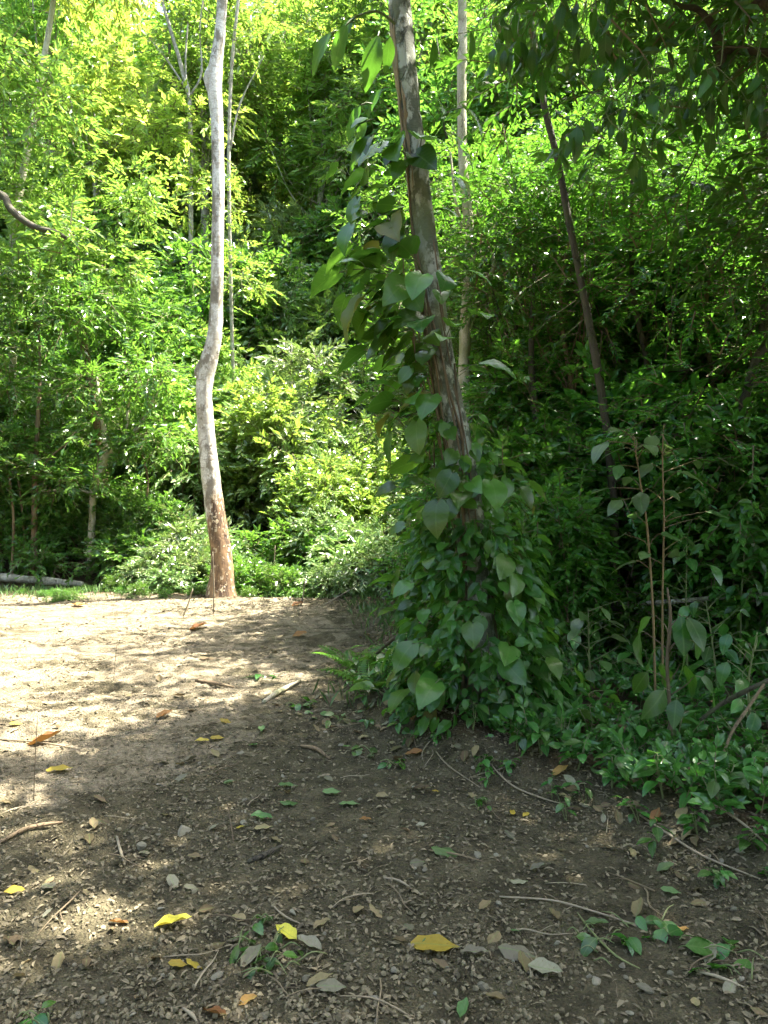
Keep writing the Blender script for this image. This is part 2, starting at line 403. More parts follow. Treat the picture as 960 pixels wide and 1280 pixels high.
def ground_material():
    m, nt, N, L = new_mat('soil')
    pos = N("ShaderNodeNewGeometry").outputs["Position"]
    at = N("ShaderNodeAttribute"); at.attribute_name = "zone"
    sep = N("ShaderNodeSeparateColor"); L(at.outputs["Color"], sep.inputs[0])
    forest, gravelly = sep.outputs[0], sep.outputs[1]
    n1 = noise(nt, pos, 1.1, 5, 0.6)
    n2 = noise(nt, pos, 6.0, 6, 0.65)
    n3 = noise(nt, pos, 34.0, 5, 0.7)
    v = voronoi(nt, pos, 75.0)
    vc = voronoi(nt, pos, 75.0, 'F1', 1)
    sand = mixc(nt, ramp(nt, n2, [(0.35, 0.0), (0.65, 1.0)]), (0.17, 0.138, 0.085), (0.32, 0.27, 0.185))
    soil = mixc(nt, ramp(nt, n2, [(0.35, 0.0), (0.65, 1.0)]), (0.052, 0.044, 0.024), (0.145, 0.124, 0.072))  # gravelly soil, its tone lowered further to deepen the foreground shade
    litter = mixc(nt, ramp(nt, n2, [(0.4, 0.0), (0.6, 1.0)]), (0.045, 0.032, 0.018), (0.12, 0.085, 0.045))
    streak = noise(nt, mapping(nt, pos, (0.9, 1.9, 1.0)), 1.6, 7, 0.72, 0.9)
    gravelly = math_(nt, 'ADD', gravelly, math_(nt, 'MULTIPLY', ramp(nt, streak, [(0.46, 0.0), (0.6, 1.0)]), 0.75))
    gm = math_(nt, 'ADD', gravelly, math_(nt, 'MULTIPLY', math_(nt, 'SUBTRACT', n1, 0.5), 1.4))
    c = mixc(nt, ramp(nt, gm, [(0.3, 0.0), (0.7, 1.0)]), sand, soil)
    hs = N("ShaderNodeHueSaturation"); hs.inputs["Saturation"].default_value = 0.25; L(vc, hs.inputs["Color"])
    c = mixc(nt, math_(nt, 'MULTIPLY', ramp(nt, v, [(0.25, 1.0), (0.5, 0.0)]), 0.28), c, hs.outputs[0], 'OVERLAY')
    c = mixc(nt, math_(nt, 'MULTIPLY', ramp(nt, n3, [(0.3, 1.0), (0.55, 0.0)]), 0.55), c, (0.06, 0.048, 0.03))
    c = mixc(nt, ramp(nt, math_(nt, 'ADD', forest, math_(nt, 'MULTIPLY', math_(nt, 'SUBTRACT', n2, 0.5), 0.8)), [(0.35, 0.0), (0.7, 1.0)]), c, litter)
    pb = N("ShaderNodeBsdfPrincipled"); L(c, pb.inputs["Base Color"]); pb.inputs["Roughness"].default_value = 0.95
    pb.inputs["Specular IOR Level"].default_value = 0.2
    h = math_(nt, 'ADD', math_(nt, 'MULTIPLY', n3, 0.9), math_(nt, 'MULTIPLY', math_(nt, 'SUBTRACT', 0.6, v), 0.5))
    h = math_(nt, 'ADD', h, math_(nt, 'MULTIPLY', n2, 1.3))
    L(bump(nt, h, 1.0, 0.035), pb.inputs["Normal"])
    L(pb.outputs[0], N("ShaderNodeOutputMaterial").inputs[0])
    return m

# ------------------------------------------------------------------ ground
def steps(a, b, d0, grow, near):
    out, v = [a], a
    while v < b:
        v += d0 * max(1.0, abs(v) / near) ** grow
        out.append(v)
    return out
ys = sorted(set(steps(1.2, 110, 0.021, 1.4, 3.6) + [1.2 - (t - 1.2) * 1.0 for t in steps(1.2, 40, 0.07, 1.3, 3.0)][1:]))
xs = steps(0.0, 70, 0.025, 1.45, 2.2)
xs = np.array(sorted(set([-t for t in xs[1:]] + xs))); ys = np.array(ys)
XX, YY = np.meshgrid(xs, ys)
ZZ = gz(XX, YY) + (R.normal(0, 0.004, XX.shape) * (YY < 9))
nx, ny = len(xs), len(ys)
i = np.arange(ny - 1)[:, None] * nx; j = np.arange(nx - 1)[None]
F = np.stack([i + j, i + j + 1, i + nx + j + 1, i + nx + j], -1).reshape(-1, 4)
gme = to_mesh('ground', np.stack([XX, YY, ZZ], -1).reshape(-1, 3), F, [ground_material()], smooth=True)
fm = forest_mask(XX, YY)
# gravelly soil, darkened to deepen shade, in front and along the bank; sand beyond
dline = (YY - 3.9) - (XX + 2.0) * 1.25  # soil edge runs close to where the canopy shade ends
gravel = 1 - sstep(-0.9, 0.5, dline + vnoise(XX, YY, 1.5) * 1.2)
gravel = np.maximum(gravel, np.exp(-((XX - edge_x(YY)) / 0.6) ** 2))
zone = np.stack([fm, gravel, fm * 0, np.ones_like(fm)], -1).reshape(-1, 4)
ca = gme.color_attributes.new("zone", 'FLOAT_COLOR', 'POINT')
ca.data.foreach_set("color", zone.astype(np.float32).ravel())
ground = obj('ground', gme)
tag(ground, 'sandy gravel clearing running up into the wooded slope', None, None, 'structure')

# ------------------------------------------------------------------ leaves and foliage
def leaf_template(n, prof, fold=0.15, droop=0.25, wave=0.0, seed=0):
    """blade along +Y from 0 to 1; prof(t) half width; returns V, F(quads), uv"""
    r = np.random.default_rng(seed)
    t = np.linspace(0, 1, n + 1)
    w = prof(t)
    ph = r.random() * 6
    V, uv = [], []
    for k in range(n + 1):
        zc = -droop * t[k] ** 2
        yc = t[k] * (1 - 0.25 * droop * t[k])
        for sx in (-1, 0, 1):
            x = sx * w[k]
            back = -0.12 * (1 - t[k]) ** 6 * abs(sx) if prof is heart else 0.0
            V.append((x, yc + back, zc + abs(sx) * (fold * w[k] + wave * math.sin(ph + k * 1.9 + sx))))
            uv.append((x, t[k]))
    F = []
    for k in range(n):
        a = 3 * k
        F += [(a, a + 3, a + 4, a + 1), (a + 1, a + 4, a + 5, a + 2)]
    return np.array(V, float), np.array(F), np.array(uv, float)

def heart(t):
    return 0.41 * np.interp(t, [0, 0.06, 0.18, 0.34, 0.55, 0.75, 0.9, 1], [0.3, 0.66, 0.93, 1.0, 0.86, 0.56, 0.24, 0.012])
def lance(t):
    return 0.19 * np.interp(t, [0, 0.12, 0.35, 0.55, 0.8, 1], [0.1, 0.6, 1.0, 0.98, 0.5, 0.01])
def oval(t):
    return 0.27 * np.interp(t, [0, 0.12, 0.35, 0.55, 0.8, 1], [0.1, 0.65, 1.0, 0.95, 0.55, 0.01])

T4 = (np.array([[0, 0, 0], [-.5, .42, .07], [0, 1, -.12], [.5, .42, .07]], float), np.array([[0, 1, 2], [0, 2, 3]]),
      np.array([[0, 0], [-.5, .42], [0, 1], [.5, .42]], float))
T6 = (np.array([[0, 0, 0], [-.44, .25, .08], [-.42, .62, .03], [0, 1, -.2], [.42, .62, .03], [.44, .25, .08], [0, .5, 0]], float),
      np.array([[0, 1, 6], [1, 2, 6], [2, 3, 6], [6, 3, 4], [6, 4, 5], [0, 6, 5]]),
      np.array([[0, 0], [-.44, .25], [-.42, .62], [0, 1], [.42, .62], [.44, .25], [0, .5]], float))

def place_leaves(pos, Ld, Nn, length, width, T):
    Ld = norm(Ld); Nn = norm(Nn - (Nn * Ld).sum(-1, keepdims=True) * Ld)
    S = np.cross(Ld, Nn)
    tv, tf, tuv = T
    V = (pos[:, None] + S[:, None] * (tv[None, :, 0:1] * width[:, None, None]) + Ld[:, None] * (tv[None, :, 1:2] * length[:, None, None])
         + Nn[:, None] * (tv[None, :, 2:3] * length[:, None, None]))
    n, k = len(pos), len(tv)
    F = (tf[None] + (np.arange(n) * k)[:, None, None]).reshape(-1, tf.shape[1])
    return V.reshape(-1, 3), F, np.tile(tuv, (n, 1))

def sprays(r, C, D, K, tl, ll, asp, T, up=0.9, droop=0.25, spread=0.9, pinnate=False):
    """leaves set along twigs: C twig starts, D twig directions"""
    N = len(C)
    D = norm(D)
    upv = np.tile([0, 0, 1.0], (N, 1)) + r.normal(0, 0.35, (N, 3))
    n0 = norm(upv - (upv * D).sum(-1, keepdims=True) * D); s0 = np.cross(D, n0)
    tls = tl * r.uniform(0.6, 1.3, N)
    k = np.arange(K)
    t = (k + 0.6) / K
    side = np.where(k % 2 == 0, 1.0, -1.0)
    pos = C[:, None] + D[:, None] * (t[None, :, None] * tls[:, None, None])
    pos[..., 2] -= droop * (t[None] ** 2) * tls[:, None]
    a = (spread * (1.15 - 0.75 * t))[None] + r.normal(0, 0.2, (N, K))
    Ld = D[:, None] * np.cos(a)[..., None] + s0[:, None] * (np.sin(a) * side[None])[..., None]
    Ld[..., 2] -= droop * r.uniform(0.2, 1.2, (N, K))
    jit = 0.15 if pinnate else 0.6
    Nn = n0[:, None] * up + r.normal(0, jit, (N, K, 3))
    ln = ll * r.uniform(0.65, 1.25, (N, K)) * (1 - 0.25 * np.abs(t - 0.55))[None]
    V, F, uv = place_leaves(pos.reshape(-1, 3), Ld.reshape(-1, 3), Nn.reshape(-1, 3), ln.ravel(), (ln * asp).ravel(), T)
    # twig as a thin three-sided sliver
    e = C + D * tls[:, None]; e[:, 2] -= droop * tls
    m = C + D * tls[:, None] * 0.55; m[:, 2] -= droop * 0.3 * tls
    wd = 0.010 * (tl / 0.5)
    tv = np.stack([C + s0 * wd, C - s0 * wd, C + n0 * wd, m + s0 * wd * .6, m - s0 * wd * .6, m + n0 * wd * .6, e], 1)
    tf = np.array([[0, 1, 4], [0, 4, 3], [1, 2, 5], [1, 5, 4], [2, 0, 3], [2, 3, 5], [3, 4, 6], [4, 5, 6], [5, 3, 6]])
    TF = (tf[None] + (np.arange(N) * 7)[:, None, None]).reshape(-1, 3)
    return (V, F, uv), (tv.reshape(-1, 3), TF)

def crown_points(r, blobs, n, inner=0.62, up=0.25):
    blobs = np.asarray(blobs, float)
    w = blobs[:, 3] ** 2; w = w / w.sum()
    b = blobs[r.choice(len(blobs), int(n * 1.7), p=w)]
    d = r.normal(0, 1, (len(b), 3)); d[:, 2] += up; d = norm(d)
    p = b[:, :3] + d * (b[:, 3] * r.uniform(0.45, 1.05, len(b)) ** 0.6)[:, None]
    dist = np.linalg.norm(p[:, None] - blobs[None, :, :3], axis=-1) / blobs[None, :, 3]
    ok = dist.min(1) > inner * 0.55
    p, d = p[ok][:n], d[ok][:n]
    dd = norm(d * np.array([1, 1, 0.55]) + r.normal(0, 0.45, p.shape))
    return p, dd

def foliage_mesh(name, r, C, D, K, tl, ll, asp, leafm, T=T4, twigm=None, **kw):
    (V, F, uv), (tv, tf) = sprays(r, C, D, K, tl, ll, asp, T, **kw)
    V2 = np.vstack([V, tv]); F2 = np.vstack([F, tf + len(V)]); uv2 = np.vstack([uv, np.zeros((len(tv), 2))])
    mi = np.concatenate([np.zeros(len(F)), np.ones(len(tf))])
    return to_mesh(name, V2, F2, [leafm, twigm or M['twig']], mi, uv2)

def blob_set(r, n, cz, rx, rz, rb, flat=1.0, hollow=0.35):
    out = []
    while len(out) < n:
        p = r.uniform(-1, 1, 3)
        q = np.linalg.norm(p)
        if q > 1 or q < hollow: continue
        out.append((p[0] * rx, p[1] * rx, cz + p[2] * rz, rb * r.uniform(0.7, 1.3)))
    return np.array(out)

def make_bush(seed, name, label, cat, group, leafm, nb, cz, rx, rz, rb, nspray, K, tl, ll, asp, T=T4, stems=5, stemm=None, srad=0.03, **kw):
    """a shrub: several stems from the ground into clumps of leafy twigs"""
    r = np.random.default_rng(seed)
    root = thing(name, (0, 0, -50), label, cat, group)
    bl = blob_set(r, nb, cz, rx, rz, rb)
    C, D = crown_points(r, bl, nspray)
    keep = C[:, 2] > 0.05
    f = obj('foliage', foliage_mesh('foliage', r, C[keep], D[keep], K, tl, ll, asp, leafm, T, **kw), root); f["kind"] = "stuff"
    tb = Tubes()
    for b in bl[r.permutation(len(bl))[:stems]]:
        o = r.normal(0, 0.12, 2)
        tb.add([(o[0], o[1], -0.15), (o[0] * 1.5 + b[0] * .25, o[1] * 1.5 + b[1] * .25, b[2] * .45), b[:3] + np.array([0, 0, b[3] * .5])],
               [srad, srad * .75, srad * .3], 6, 4, 0.08)
    obj('stem', tb.mesh('stem', stemm or M['twig']), root)
    return root

def make_tree(seed, name, label, cat, group, leafm, h, r0, lean, bl, nspray, K, tl, ll, asp, barkm, T=T4, wander=0.15, seg=10, **kw):
    """a tree: tapered trunk from the ground, one limb to each clump of its crown"""
    r = np.random.default_rng(seed)
    root = thing(name, (0, 0, -50), label, cat, group)
    n = 6
    pts = []
    for k in range(n):
        t = k / (n - 1)
        pts.append((lean[0] * t + r.normal(0, wander) * t * (1 - t) * 2, lean[1] * t + r.normal(0, wander) * t * (1 - t) * 2, -0.3 + (h + 0.3) * t))
    pts = np.array(pts)
    rad = r0 * np.array([1.25, 1.0, .86, .74, .58, .36])
    tb = Tubes().add(pts, rad, seg, 5, 0.06)
    bl = np.asarray(bl, float)
    for b in bl:
        t = r.uniform(0.5, 0.97); kf = t * (n - 1); k0 = int(kf); fr = kf - k0
        a = pts[k0] * (1 - fr) + pts[min(k0 + 1, n - 1)] * fr
        if a[2] > b[2]: a = pts[2] * .5 + pts[3] * .5
        q = a * .45 + b[:3] * .55 + np.array([0, 0, -0.12 * np.linalg.norm(b[:3] - a)])
        rr = max(0.012, r0 * 0.3 * r.uniform(.7, 1.2))
        tb.add([a, q, b[:3] + np.array([0, 0, b[3] * .4])], [rr, rr * .7, rr * .25], 6, 4, 0.06)
    obj('trunk', tb.mesh('trunk', barkm), root)
    C, D = crown_points(r, bl, nspray)
    f = obj('crown', foliage_mesh('crown', r, C, D, K, tl, ll, asp, leafm, T, **kw), root); f["kind"] = "stuff"
    return root

LANDMARKS = ((45, 'the brown stemmed sapling'), (118, 'the slim forked sapling'), (275, 'the cream-barked tree'), (520, 'the vine-clad trunk'), (588, 'the slender pale trunk'),
             (745, 'the slim dark trunk'), (900, 'the forked mossy trunk'))
def where(x, y):
    px = 480 + FPX * x / max(y, .1)
    if not -40 < px < 1000 or y < 2: return 'beside the open clearing'
    lm = min(LANDMARKS, key=lambda a: abs(a[0] - px))[1]
    h = 'at the wood edge' if y < 8.2 else 'at the clearing edge' if y < 14.5 and x < .4 else 'inside the woods' if y < 15.5 and x > .4 else 'low on the slope' if y < 19.3 else 'partway up the slope' if y < 25 else 'high on the slope' if y < 34 else 'at the top of the slope'
    near = abs(min(LANDMARKS, key=lambda a: abs(a[0] - px))[0] - px) < 40
    return h + (' behind ' if near else ' beside ') + lm
def put(src, spots, used, labels=None):
    """first spot moves the model itself, the others take copies"""
    for (x, y, rz, s) in spots:
        z = float(gz(x, y)) - 0.03
        if not used.get(src.name):
            used[src.name] = True
            look = src["label"]
            src.location = (x, y, z); src.rotation_euler = (0, 0, rz); src.scale = (s, s, s) if np.isscalar(s) else s
            src["label"] = look + ' ' + where(x, y)
        else:
            copy_tree(src, (x, y, z), rz, s, look + ' ' + where(x, y))
USED = {}

# ================================================================== trees of the wooded slope
def jit(r, a): return r.uniform(-a, a)
rr = np.random.default_rng(21)

far_a = make_tree(31, 'slope_tree', 'tall yellow-green tree', 'tree', 'yellow-green trees high on the slope',
                  M['leaf_yellow'], 9.5, 0.14, (0.5, 0.1), blob_set(rr, 15, 8.2, 2.6, 3.2, 1.1), 720, 9, 0.75, 0.30, 0.46, M['bark_grey'])
far_b = make_tree(32, 'slope_tree', 'tall fresh green tree', 'tree', 'fresh green trees on the slope',
                  M['leaf_far'], 10.5, 0.15, (-0.6, 0.2), blob_set(rr, 17, 8.8, 2.7, 3.6, 1.1), 820, 9, 0.75, 0.28, 0.42, M['bark_grey'])
far_c = make_tree(33, 'slope_tree', 'tall dark green tree', 'tree', 'dark green trees on the slope',
                  M['leaf_mid'], 9.0, 0.16, (0.2, -0.3), blob_set(rr, 16, 7.6, 2.6, 3.4, 1.2), 820, 9, 0.7, 0.26, 0.45, M['bark_dark'])
spots = {0: [], 1: [], 2: []}
pick = np.random.default_rng(3)
for row, (y0, x0, x1, n) in enumerate(((27.5, -16, 17, 9), (32, -19, 20, 11), (38, -23, 26, 13), (45, -28, 30, 13))):
    for k in range(n):
        x = x0 + (x1 - x0) * (k + 0.5) / n + jit(pick, 0.7)
        y = y0 + jit(pick, 1.6)
        if x > .56 * y + 1: continue
        pl = 0.62 - 0.05 * (x + 8)
        v = pick.random()
        kind = 0 if v < pl * 0.6 else (1 if v < 0.75 else 2)
        spots[kind].append((x, y, pick.uniform(0, 6.28), pick.uniform(0.85, 1.25)))
for k, (x, y) in enumerate(((.3, 24.6), (2.6, 24.0), (4.9, 24.8), (7.4, 24.2), (10.0, 25.0), (1.5, 27.5), (4.2, 28), (10.5, 21.0), (8.2, 27.0))):
    spots[1 + (k % 3 == 1)].append((x, y, pick.uniform(0, 6.28), pick.uniform(.95, 1.2)))
for src, k in ((far_a, 0), (far_b, 1), (far_c, 2)):
    put(src, spots[k], USED)

# unseen woods round the clearing, added to block sky light
pick = np.random.default_rng(4)
ring = {0: [], 1: [], 2: []}
for k in range(9):
    ring[1 + k % 2].append((-13.5 + jit(pick, 1.5), -9 + 2.9 * k, pick.uniform(0, 6.28), pick.uniform(.8, 1.05)))
for k in range(8):
    ring[1 + k % 2].append((-10 + 3.2 * k + jit(pick, .8), -10.5 + jit(pick, 1.5), pick.uniform(0, 6.28), pick.uniform(.8, 1.05)))
for k in range(6):
    ring[1 + k % 2].append((9.0 + jit(pick, 1.2), -7 + 3.2 * k, pick.uniform(0, 6.28), pick.uniform(.75, 1.0)))
for src, k in ((far_b, 1), (far_c, 2)):
    for (x, y, rz, s_) in ring[k]:
        c = copy_tree(src, (x, y, float(gz(x, y)) - .03), rz, s_, 'unseen leafy tree of the surrounding woods, added to block sky light')
        c["group"] = 'unseen trees added round the clearing'

# mid slope: leafy small trees and shrubs just behind the clearing
mid_a = make_bush(41, 'leafy_shrub', 'bright yellowish green shrub', 'shrub', 'bright shrubs at the foot of the slope',
                  M['leaf_bright'], 12, 1.7, 1.25, 1.35, 0.62, 700, 9, 0.46, 0.185, 0.52, stems=6)
mid_b = make_bush(42, 'leafy_shrub', 'mid-green leafy shrub', 'shrub', 'mid-green shrubs at the foot of the slope',
                  M['leaf_mid'], 13, 1.9, 1.3, 1.6, 0.62, 760, 9, 0.46, 0.165, 0.52, stems=6)
mid_c = make_bush(43, 'leafy_shrub', 'pale glossy shrub', 'shrub', 'glossy shrubs glaring in the sun',
                  M['leaf_gloss'], 10, 1.2, 1.0, 0.95, 0.5, 480, 9, 0.42, 0.17, 0.4, stems=5)
mid_d = make_bush(44, 'broad_leaved_shrub', 'broad-leaved green shrub', 'shrub', 'broad-leaved shrubs on the slope',
                  M['leaf_far'], 12, 1.7, 1.3, 1.4, 0.62, 420, 7, 0.5, 0.32, 0.62, T=T6, stems=6, droop=.5)
mid_e = make_bush(45, 'fine_leaved_shrub', 'fine-leaved dark green shrub', 'shrub', 'fine-leaved shrubs on the slope',
                  M['leaf_forest'], 14, 1.8, 1.3, 1.5, 0.55, 900, 11, 0.4, 0.105, 0.45, stems=7, pinnate=True)
sb, sm, sg = [], [], []
sd, se = [], []
pick = np.random.default_rng(7)
for y0, x0, x1, n in ((16.2, -10.5, 4.0, 11), (18.2, -12, 6, 13), (20.6, -13.5, 8, 13), (23.2, -15, 10, 13), (26.2, -17, 11, 13), (29.8, -19, 13, 13), (34.5, -21, 12, 11), (40.5, -24, 14, 11), (47.5, -26, 14, 10)):
    for k in range(n):
        x = x0 + (x1 - x0) * (k + 0.5) / n + jit(pick, 0.5); y = y0 + jit(pick, 0.6)
        px = 480 + 924 * x / y
        bright = 280 < px < 520
        v = pick.random()
        lst = (sb if v < .35 else sg if v < .85 else sm) if bright else (sb if v < 0.16 else sg if v > 0.9 else sd if v > .64 else se if v > .54 else sm)
        if y < 17.3 and px < 240: continue
        if y < 17.3 and -4.2 < x < -1.2: continue
        lst.append((x, y, pick.uniform(0, 6.28), pick.uniform(0.9, 1.35) * (1 + max(0, y - 20) * .045) * (.6 if -1.4 < x < 5 and y < 21.5 else 1)))
for k in range(9):                                                 # shrubs crowding under the layered saplings
    sm.append((-9.0 + 4.4 * (k + .5) / 9 + jit(pick, .25), 16.2 + jit(pick, .5), pick.uniform(0, 6.28), pick.uniform(.45, .75)))
sg += [(-1.9, 17.5, 0.3, 1.1), (-0.75, 14.9, 2.0, 0.7), (-2.6, 18.6, 1.0, 1.3), (-0.9, 18.9, 1.9, .95), (-1.7, 20.2, 2.9, 1.45), (-3.6, 20.0, .4, 1.4), (-3.2, 24.5, 1.0, 1.7), (-4.6, 27.0, 2.0, 1.9), (-2.9, 28.0, 3.0, 2.0)]
sb += [(-1.4, 15.9, 1.0, 0.62), (-2.7, 17.7, 2.2, 1.0), (-0.6, 16.9, 4.0, .7)]
put(mid_a, sb, USED); put(mid_b, sm, USED); put(mid_c, sg, USED); put(mid_d, sd, USED); put(mid_e, se, USED)

# low bushes along the far edge of the clearing
low_a = make_bush(51, 'low_bush', 'knee-high pale glossy bush', 'shrub', 'knee-high bushes round the cream-barked tree',
                  M['leaf_gloss'], 8, 0.36, 0.5, 0.3, 0.24, 260, 8, 0.24, 0.105, 0.4, stems=4, srad=0.012)
low_b = make_bush(52, 'low_bush', 'knee-high green bush', 'shrub', 'knee-high green bushes along the far edge',
                  M['leaf_mid'], 8, 0.34, 0.5, 0.3, 0.24, 280, 8, 0.24, 0.10, 0.42, stems=4, srad=0.012)
pick = np.random.default_rng(9)
la = [(-4.4, 14.2, 0, .9), (-4.0, 13.9, 1.2, 0.7), (-3.75, 14.5, 2.0, 1.1), (-4.4, 14.9, 3, 1.3), (-4.0, 15.3, 5, 1.6), (-4.6, 15.8, 4, 1.7), (-3.4, 15.2, 1, 1.2), (-0.8, 13.3, 1, .9), (-0.45, 13.5, 3, 1.1), (-.2, 14.0, 2, 1.5), (-2.3, 14.0, 2.5, .6)]
lb = []
for k in range(30):
    x = -8.5 + 9.0 * (k + 0.5) / 30 + jit(pick, 0.2)
    if -4.7 < x < -3.4 or x < -6.0: continue
    lb.append((x, 14.05 + jit(pick, 0.5) + (0.3 if -3.6 < x < -2.5 else 0), pick.uniform(0, 6), pick.uniform(0.25, 0.9)))
for k in range(16):
    x = pick.uniform(-8, 0)
    if -4.9 < x < -3.2 or (x < -5.8 and k % 2): continue
    lb.append((x, pick.uniform(14.6, 15.6), pick.uniform(0, 6), pick.uniform(0.9, 1.7)))
for k in range(22):
    lb.append((pick.uniform(-7.5, -.2), pick.uniform(12.4, 13.7), pick.uniform(0, 6), pick.uniform(.1, .32)))
put(low_a, la, USED); put(low_b, lb, USED)

# ------------------------------------------------------------------ the small layered trees at the left edge of the clearing
def stem_tree(name, label, cat, paths, barkm, base, blobs, leafm, nspray, seed, K=9, tl=0.45, ll=0.15, asp=0.42, group=None, seg=10, lump=0.07, T=T4, sub=5, crown='crown', **kw):
    """a tree drawn limb by limb: paths are (points, radii); blobs hold its leaf clumps in world space"""
    r = np.random.default_rng(seed)
    base = np.asarray(base, float)
    root = thing(name, base, label, cat, group)
    tb = Tubes()
    for pts, rad in paths:
        tb.add(pts, rad, seg, sub, lump)
    obj('trunk', tb.mesh('trunk', barkm, base), root)
    if blobs is not None and len(blobs):
        C, D = crown_points(r, blobs, nspray)
        f = obj(crown, foliage_mesh(crown, r, C - base, D, K, tl, ll, asp, leafm, T, **kw), root); f["kind"] = "stuff"
    return root

def disc_blobs(r, c, rx, n, rb, dz=0.12):
    """flat tier of clumps"""
    a = r.uniform(0, 6.28, n); q = np.sqrt(r.random(n)) * rx
    return np.stack([c[0] + np.cos(a) * q, c[1] + np.sin(a) * q, c[2] + r.normal(0, dz, n), rb * r.uniform(.7, 1.2, n)], 1)

def base_at(px, Y):
    X = (px - 480) / FPX * Y
    return np.array([X, Y, float(gz(X, Y))])

b = base_at(112, 15.6)
tiers = np.vstack([disc_blobs(rr, P(175, 470, 15.4), 1.0, 9, .34), disc_blobs(rr, P(135, 492, 15.6), .9, 8, .3), disc_blobs(rr, P(110, 600, 15.3), .9, 7, .28),
                   disc_blobs(rr, P(195, 545, 15.2), .7, 7, .3), disc_blobs(rr, P(150, 400, 15.9), 1.2, 9, .4)])
stem_tree('sapling', 'slim pale sapling forking in a V above the fallen grey log', 'tree',
          [([b - [0, 0, .2], P(115, 650, 15.6), P(117, 612, 15.6), P(128, 580, 15.6), P(131, 545, 15.6), P(124, 500, 15.6), P(120, 450, 15.7)], [.085, .07, .066, .075, .06, .045, .02]),
           ([P(129, 578, 15.6), P(150, 552, 15.5), P(172, 535, 15.4), P(192, 500, 15.3), P(205, 470, 15.2)], [.055, .05, .045, .035, .015]),
           ([P(158, 546, 15.5), P(160, 510, 15.5), P(170, 470, 15.4)], [.03, .025, .012]),
           ([P(117, 618, 15.6), P(95, 612, 15.4), P(50, 614, 15.2)], [.04, .035, .02])],
          M['bark_pale'], b, tiers, M['leaf_mid'], 560, 61, ll=.16)
b = base_at(42, 15.2)
tiers = np.vstack([disc_blobs(rr, P(50, 545, 15.2), 1.5, 16, .33), disc_blobs(rr, P(20, 590, 15), .9, 8, .28), disc_blobs(rr, P(60, 485, 15.5), 1.1, 9, .36),
                   disc_blobs(rr, P(30, 430, 15.8), 1.3, 10, .42), disc_blobs(rr, P(60, 370, 16.2), 1.4, 12, .45)])
stem_tree('sapling', 'brown stemmed sapling with flat leafy tiers standing over the fallen log', 'tree',
          [([b - [0, 0, .2], P(43, 660, 15.2), P(44, 600, 15.2), P(46, 550, 15.3), P(50, 470, 15.5), P(48, 400, 15.8)], [.07, .062, .058, .05, .035, .02]),
           ([P(44, 600, 15.2), P(60, 575, 15.1), P(90, 548, 15)], [.03, .025, .012]), ([P(45, 570, 15.2), P(25, 560, 15.1), P(0, 545, 15)], [.03, .025, .012])],
          M['bark_brown'], b, tiers, M['leaf_mid'], 800, 62, ll=.16, asp=.4)
b = base_at(127, 16.4)
stem_tree('sapling', 'dark reddish trunk in the gloom behind the slim forked sapling', 'tree',
          [([b - [0, 0, .2], P(127, 640, 16.4), P(128, 580, 16.4), P(118, 500, 16.5), P(105, 430, 16.6), P(96, 320, 16.8)], [.13, .12, .11, .1, .08, .05])],
          M['bark_brown'], b, np.vstack([disc_blobs(rr, P(95, 330, 16.8), 1.6, 16, .5, .4), disc_blobs(rr, P(110, 250, 17.2), 1.5, 14, .5, .4)]), M['leaf_far'], 700, 63, ll=.18)
for k, (pts, rad) in enumerate((([(14, 720), (17, 650), (12, 600), (8, 560)], .03), ([(36, 690), (28, 640), (22, 590), (20, 555)], .028), ([(178, 700), (180, 650), (185, 600), (176, 560)], .025))):
    Y = 15.0 + 0.3 * k
    pp = [P(x, y, Y) for x, y in pts]
    pp[0] = np.array([pp[0][0], Y, float(gz(pp[0][0], Y)) - .1])
    stem_tree('thin_sapling', ['thin crooked sapling stem beside the brown stemmed sapling', 'thin slanting sapling stem leaning over the fallen log', 'thin bare sapling between the slim forked sapling and the cream-barked tree'][k],
              'sapling', [(pp, [rad, rad * .9, rad * .8, rad * .5])], M['bark_brown'], pp[0], disc_blobs(rr, pp[-1], .4, 5, .22), M['leaf_mid'], 60, 70 + k, seg=6)

# fallen grey log
b = base_at(48, 14.75)
pl = [P(-40, 706, 14.9), P(10, 719, 14.8), P(60, 733, 14.7), P(103, 744, 14.6)]
pl = [np.array([p[0], p[1], float(gz(p[0], p[1])) + .09 + .10 * (3 - k) / 3]) for k, p in enumerate(pl)]
tag(obj('fallen_log', Tubes().add(pl, [.085, .088, .076, .05], 12, 8, .14).add([pl[1] + [0, 0, .03], pl[1] + [.1, -.02, .16], pl[1] + [.2, -.05, .26]], [.03, .022, .012], 6, 3).mesh('fallen_log', M['bark_grey'], b), loc=b),
    'pale grey log lying at the foot of the brown stemmed sapling', 'log')

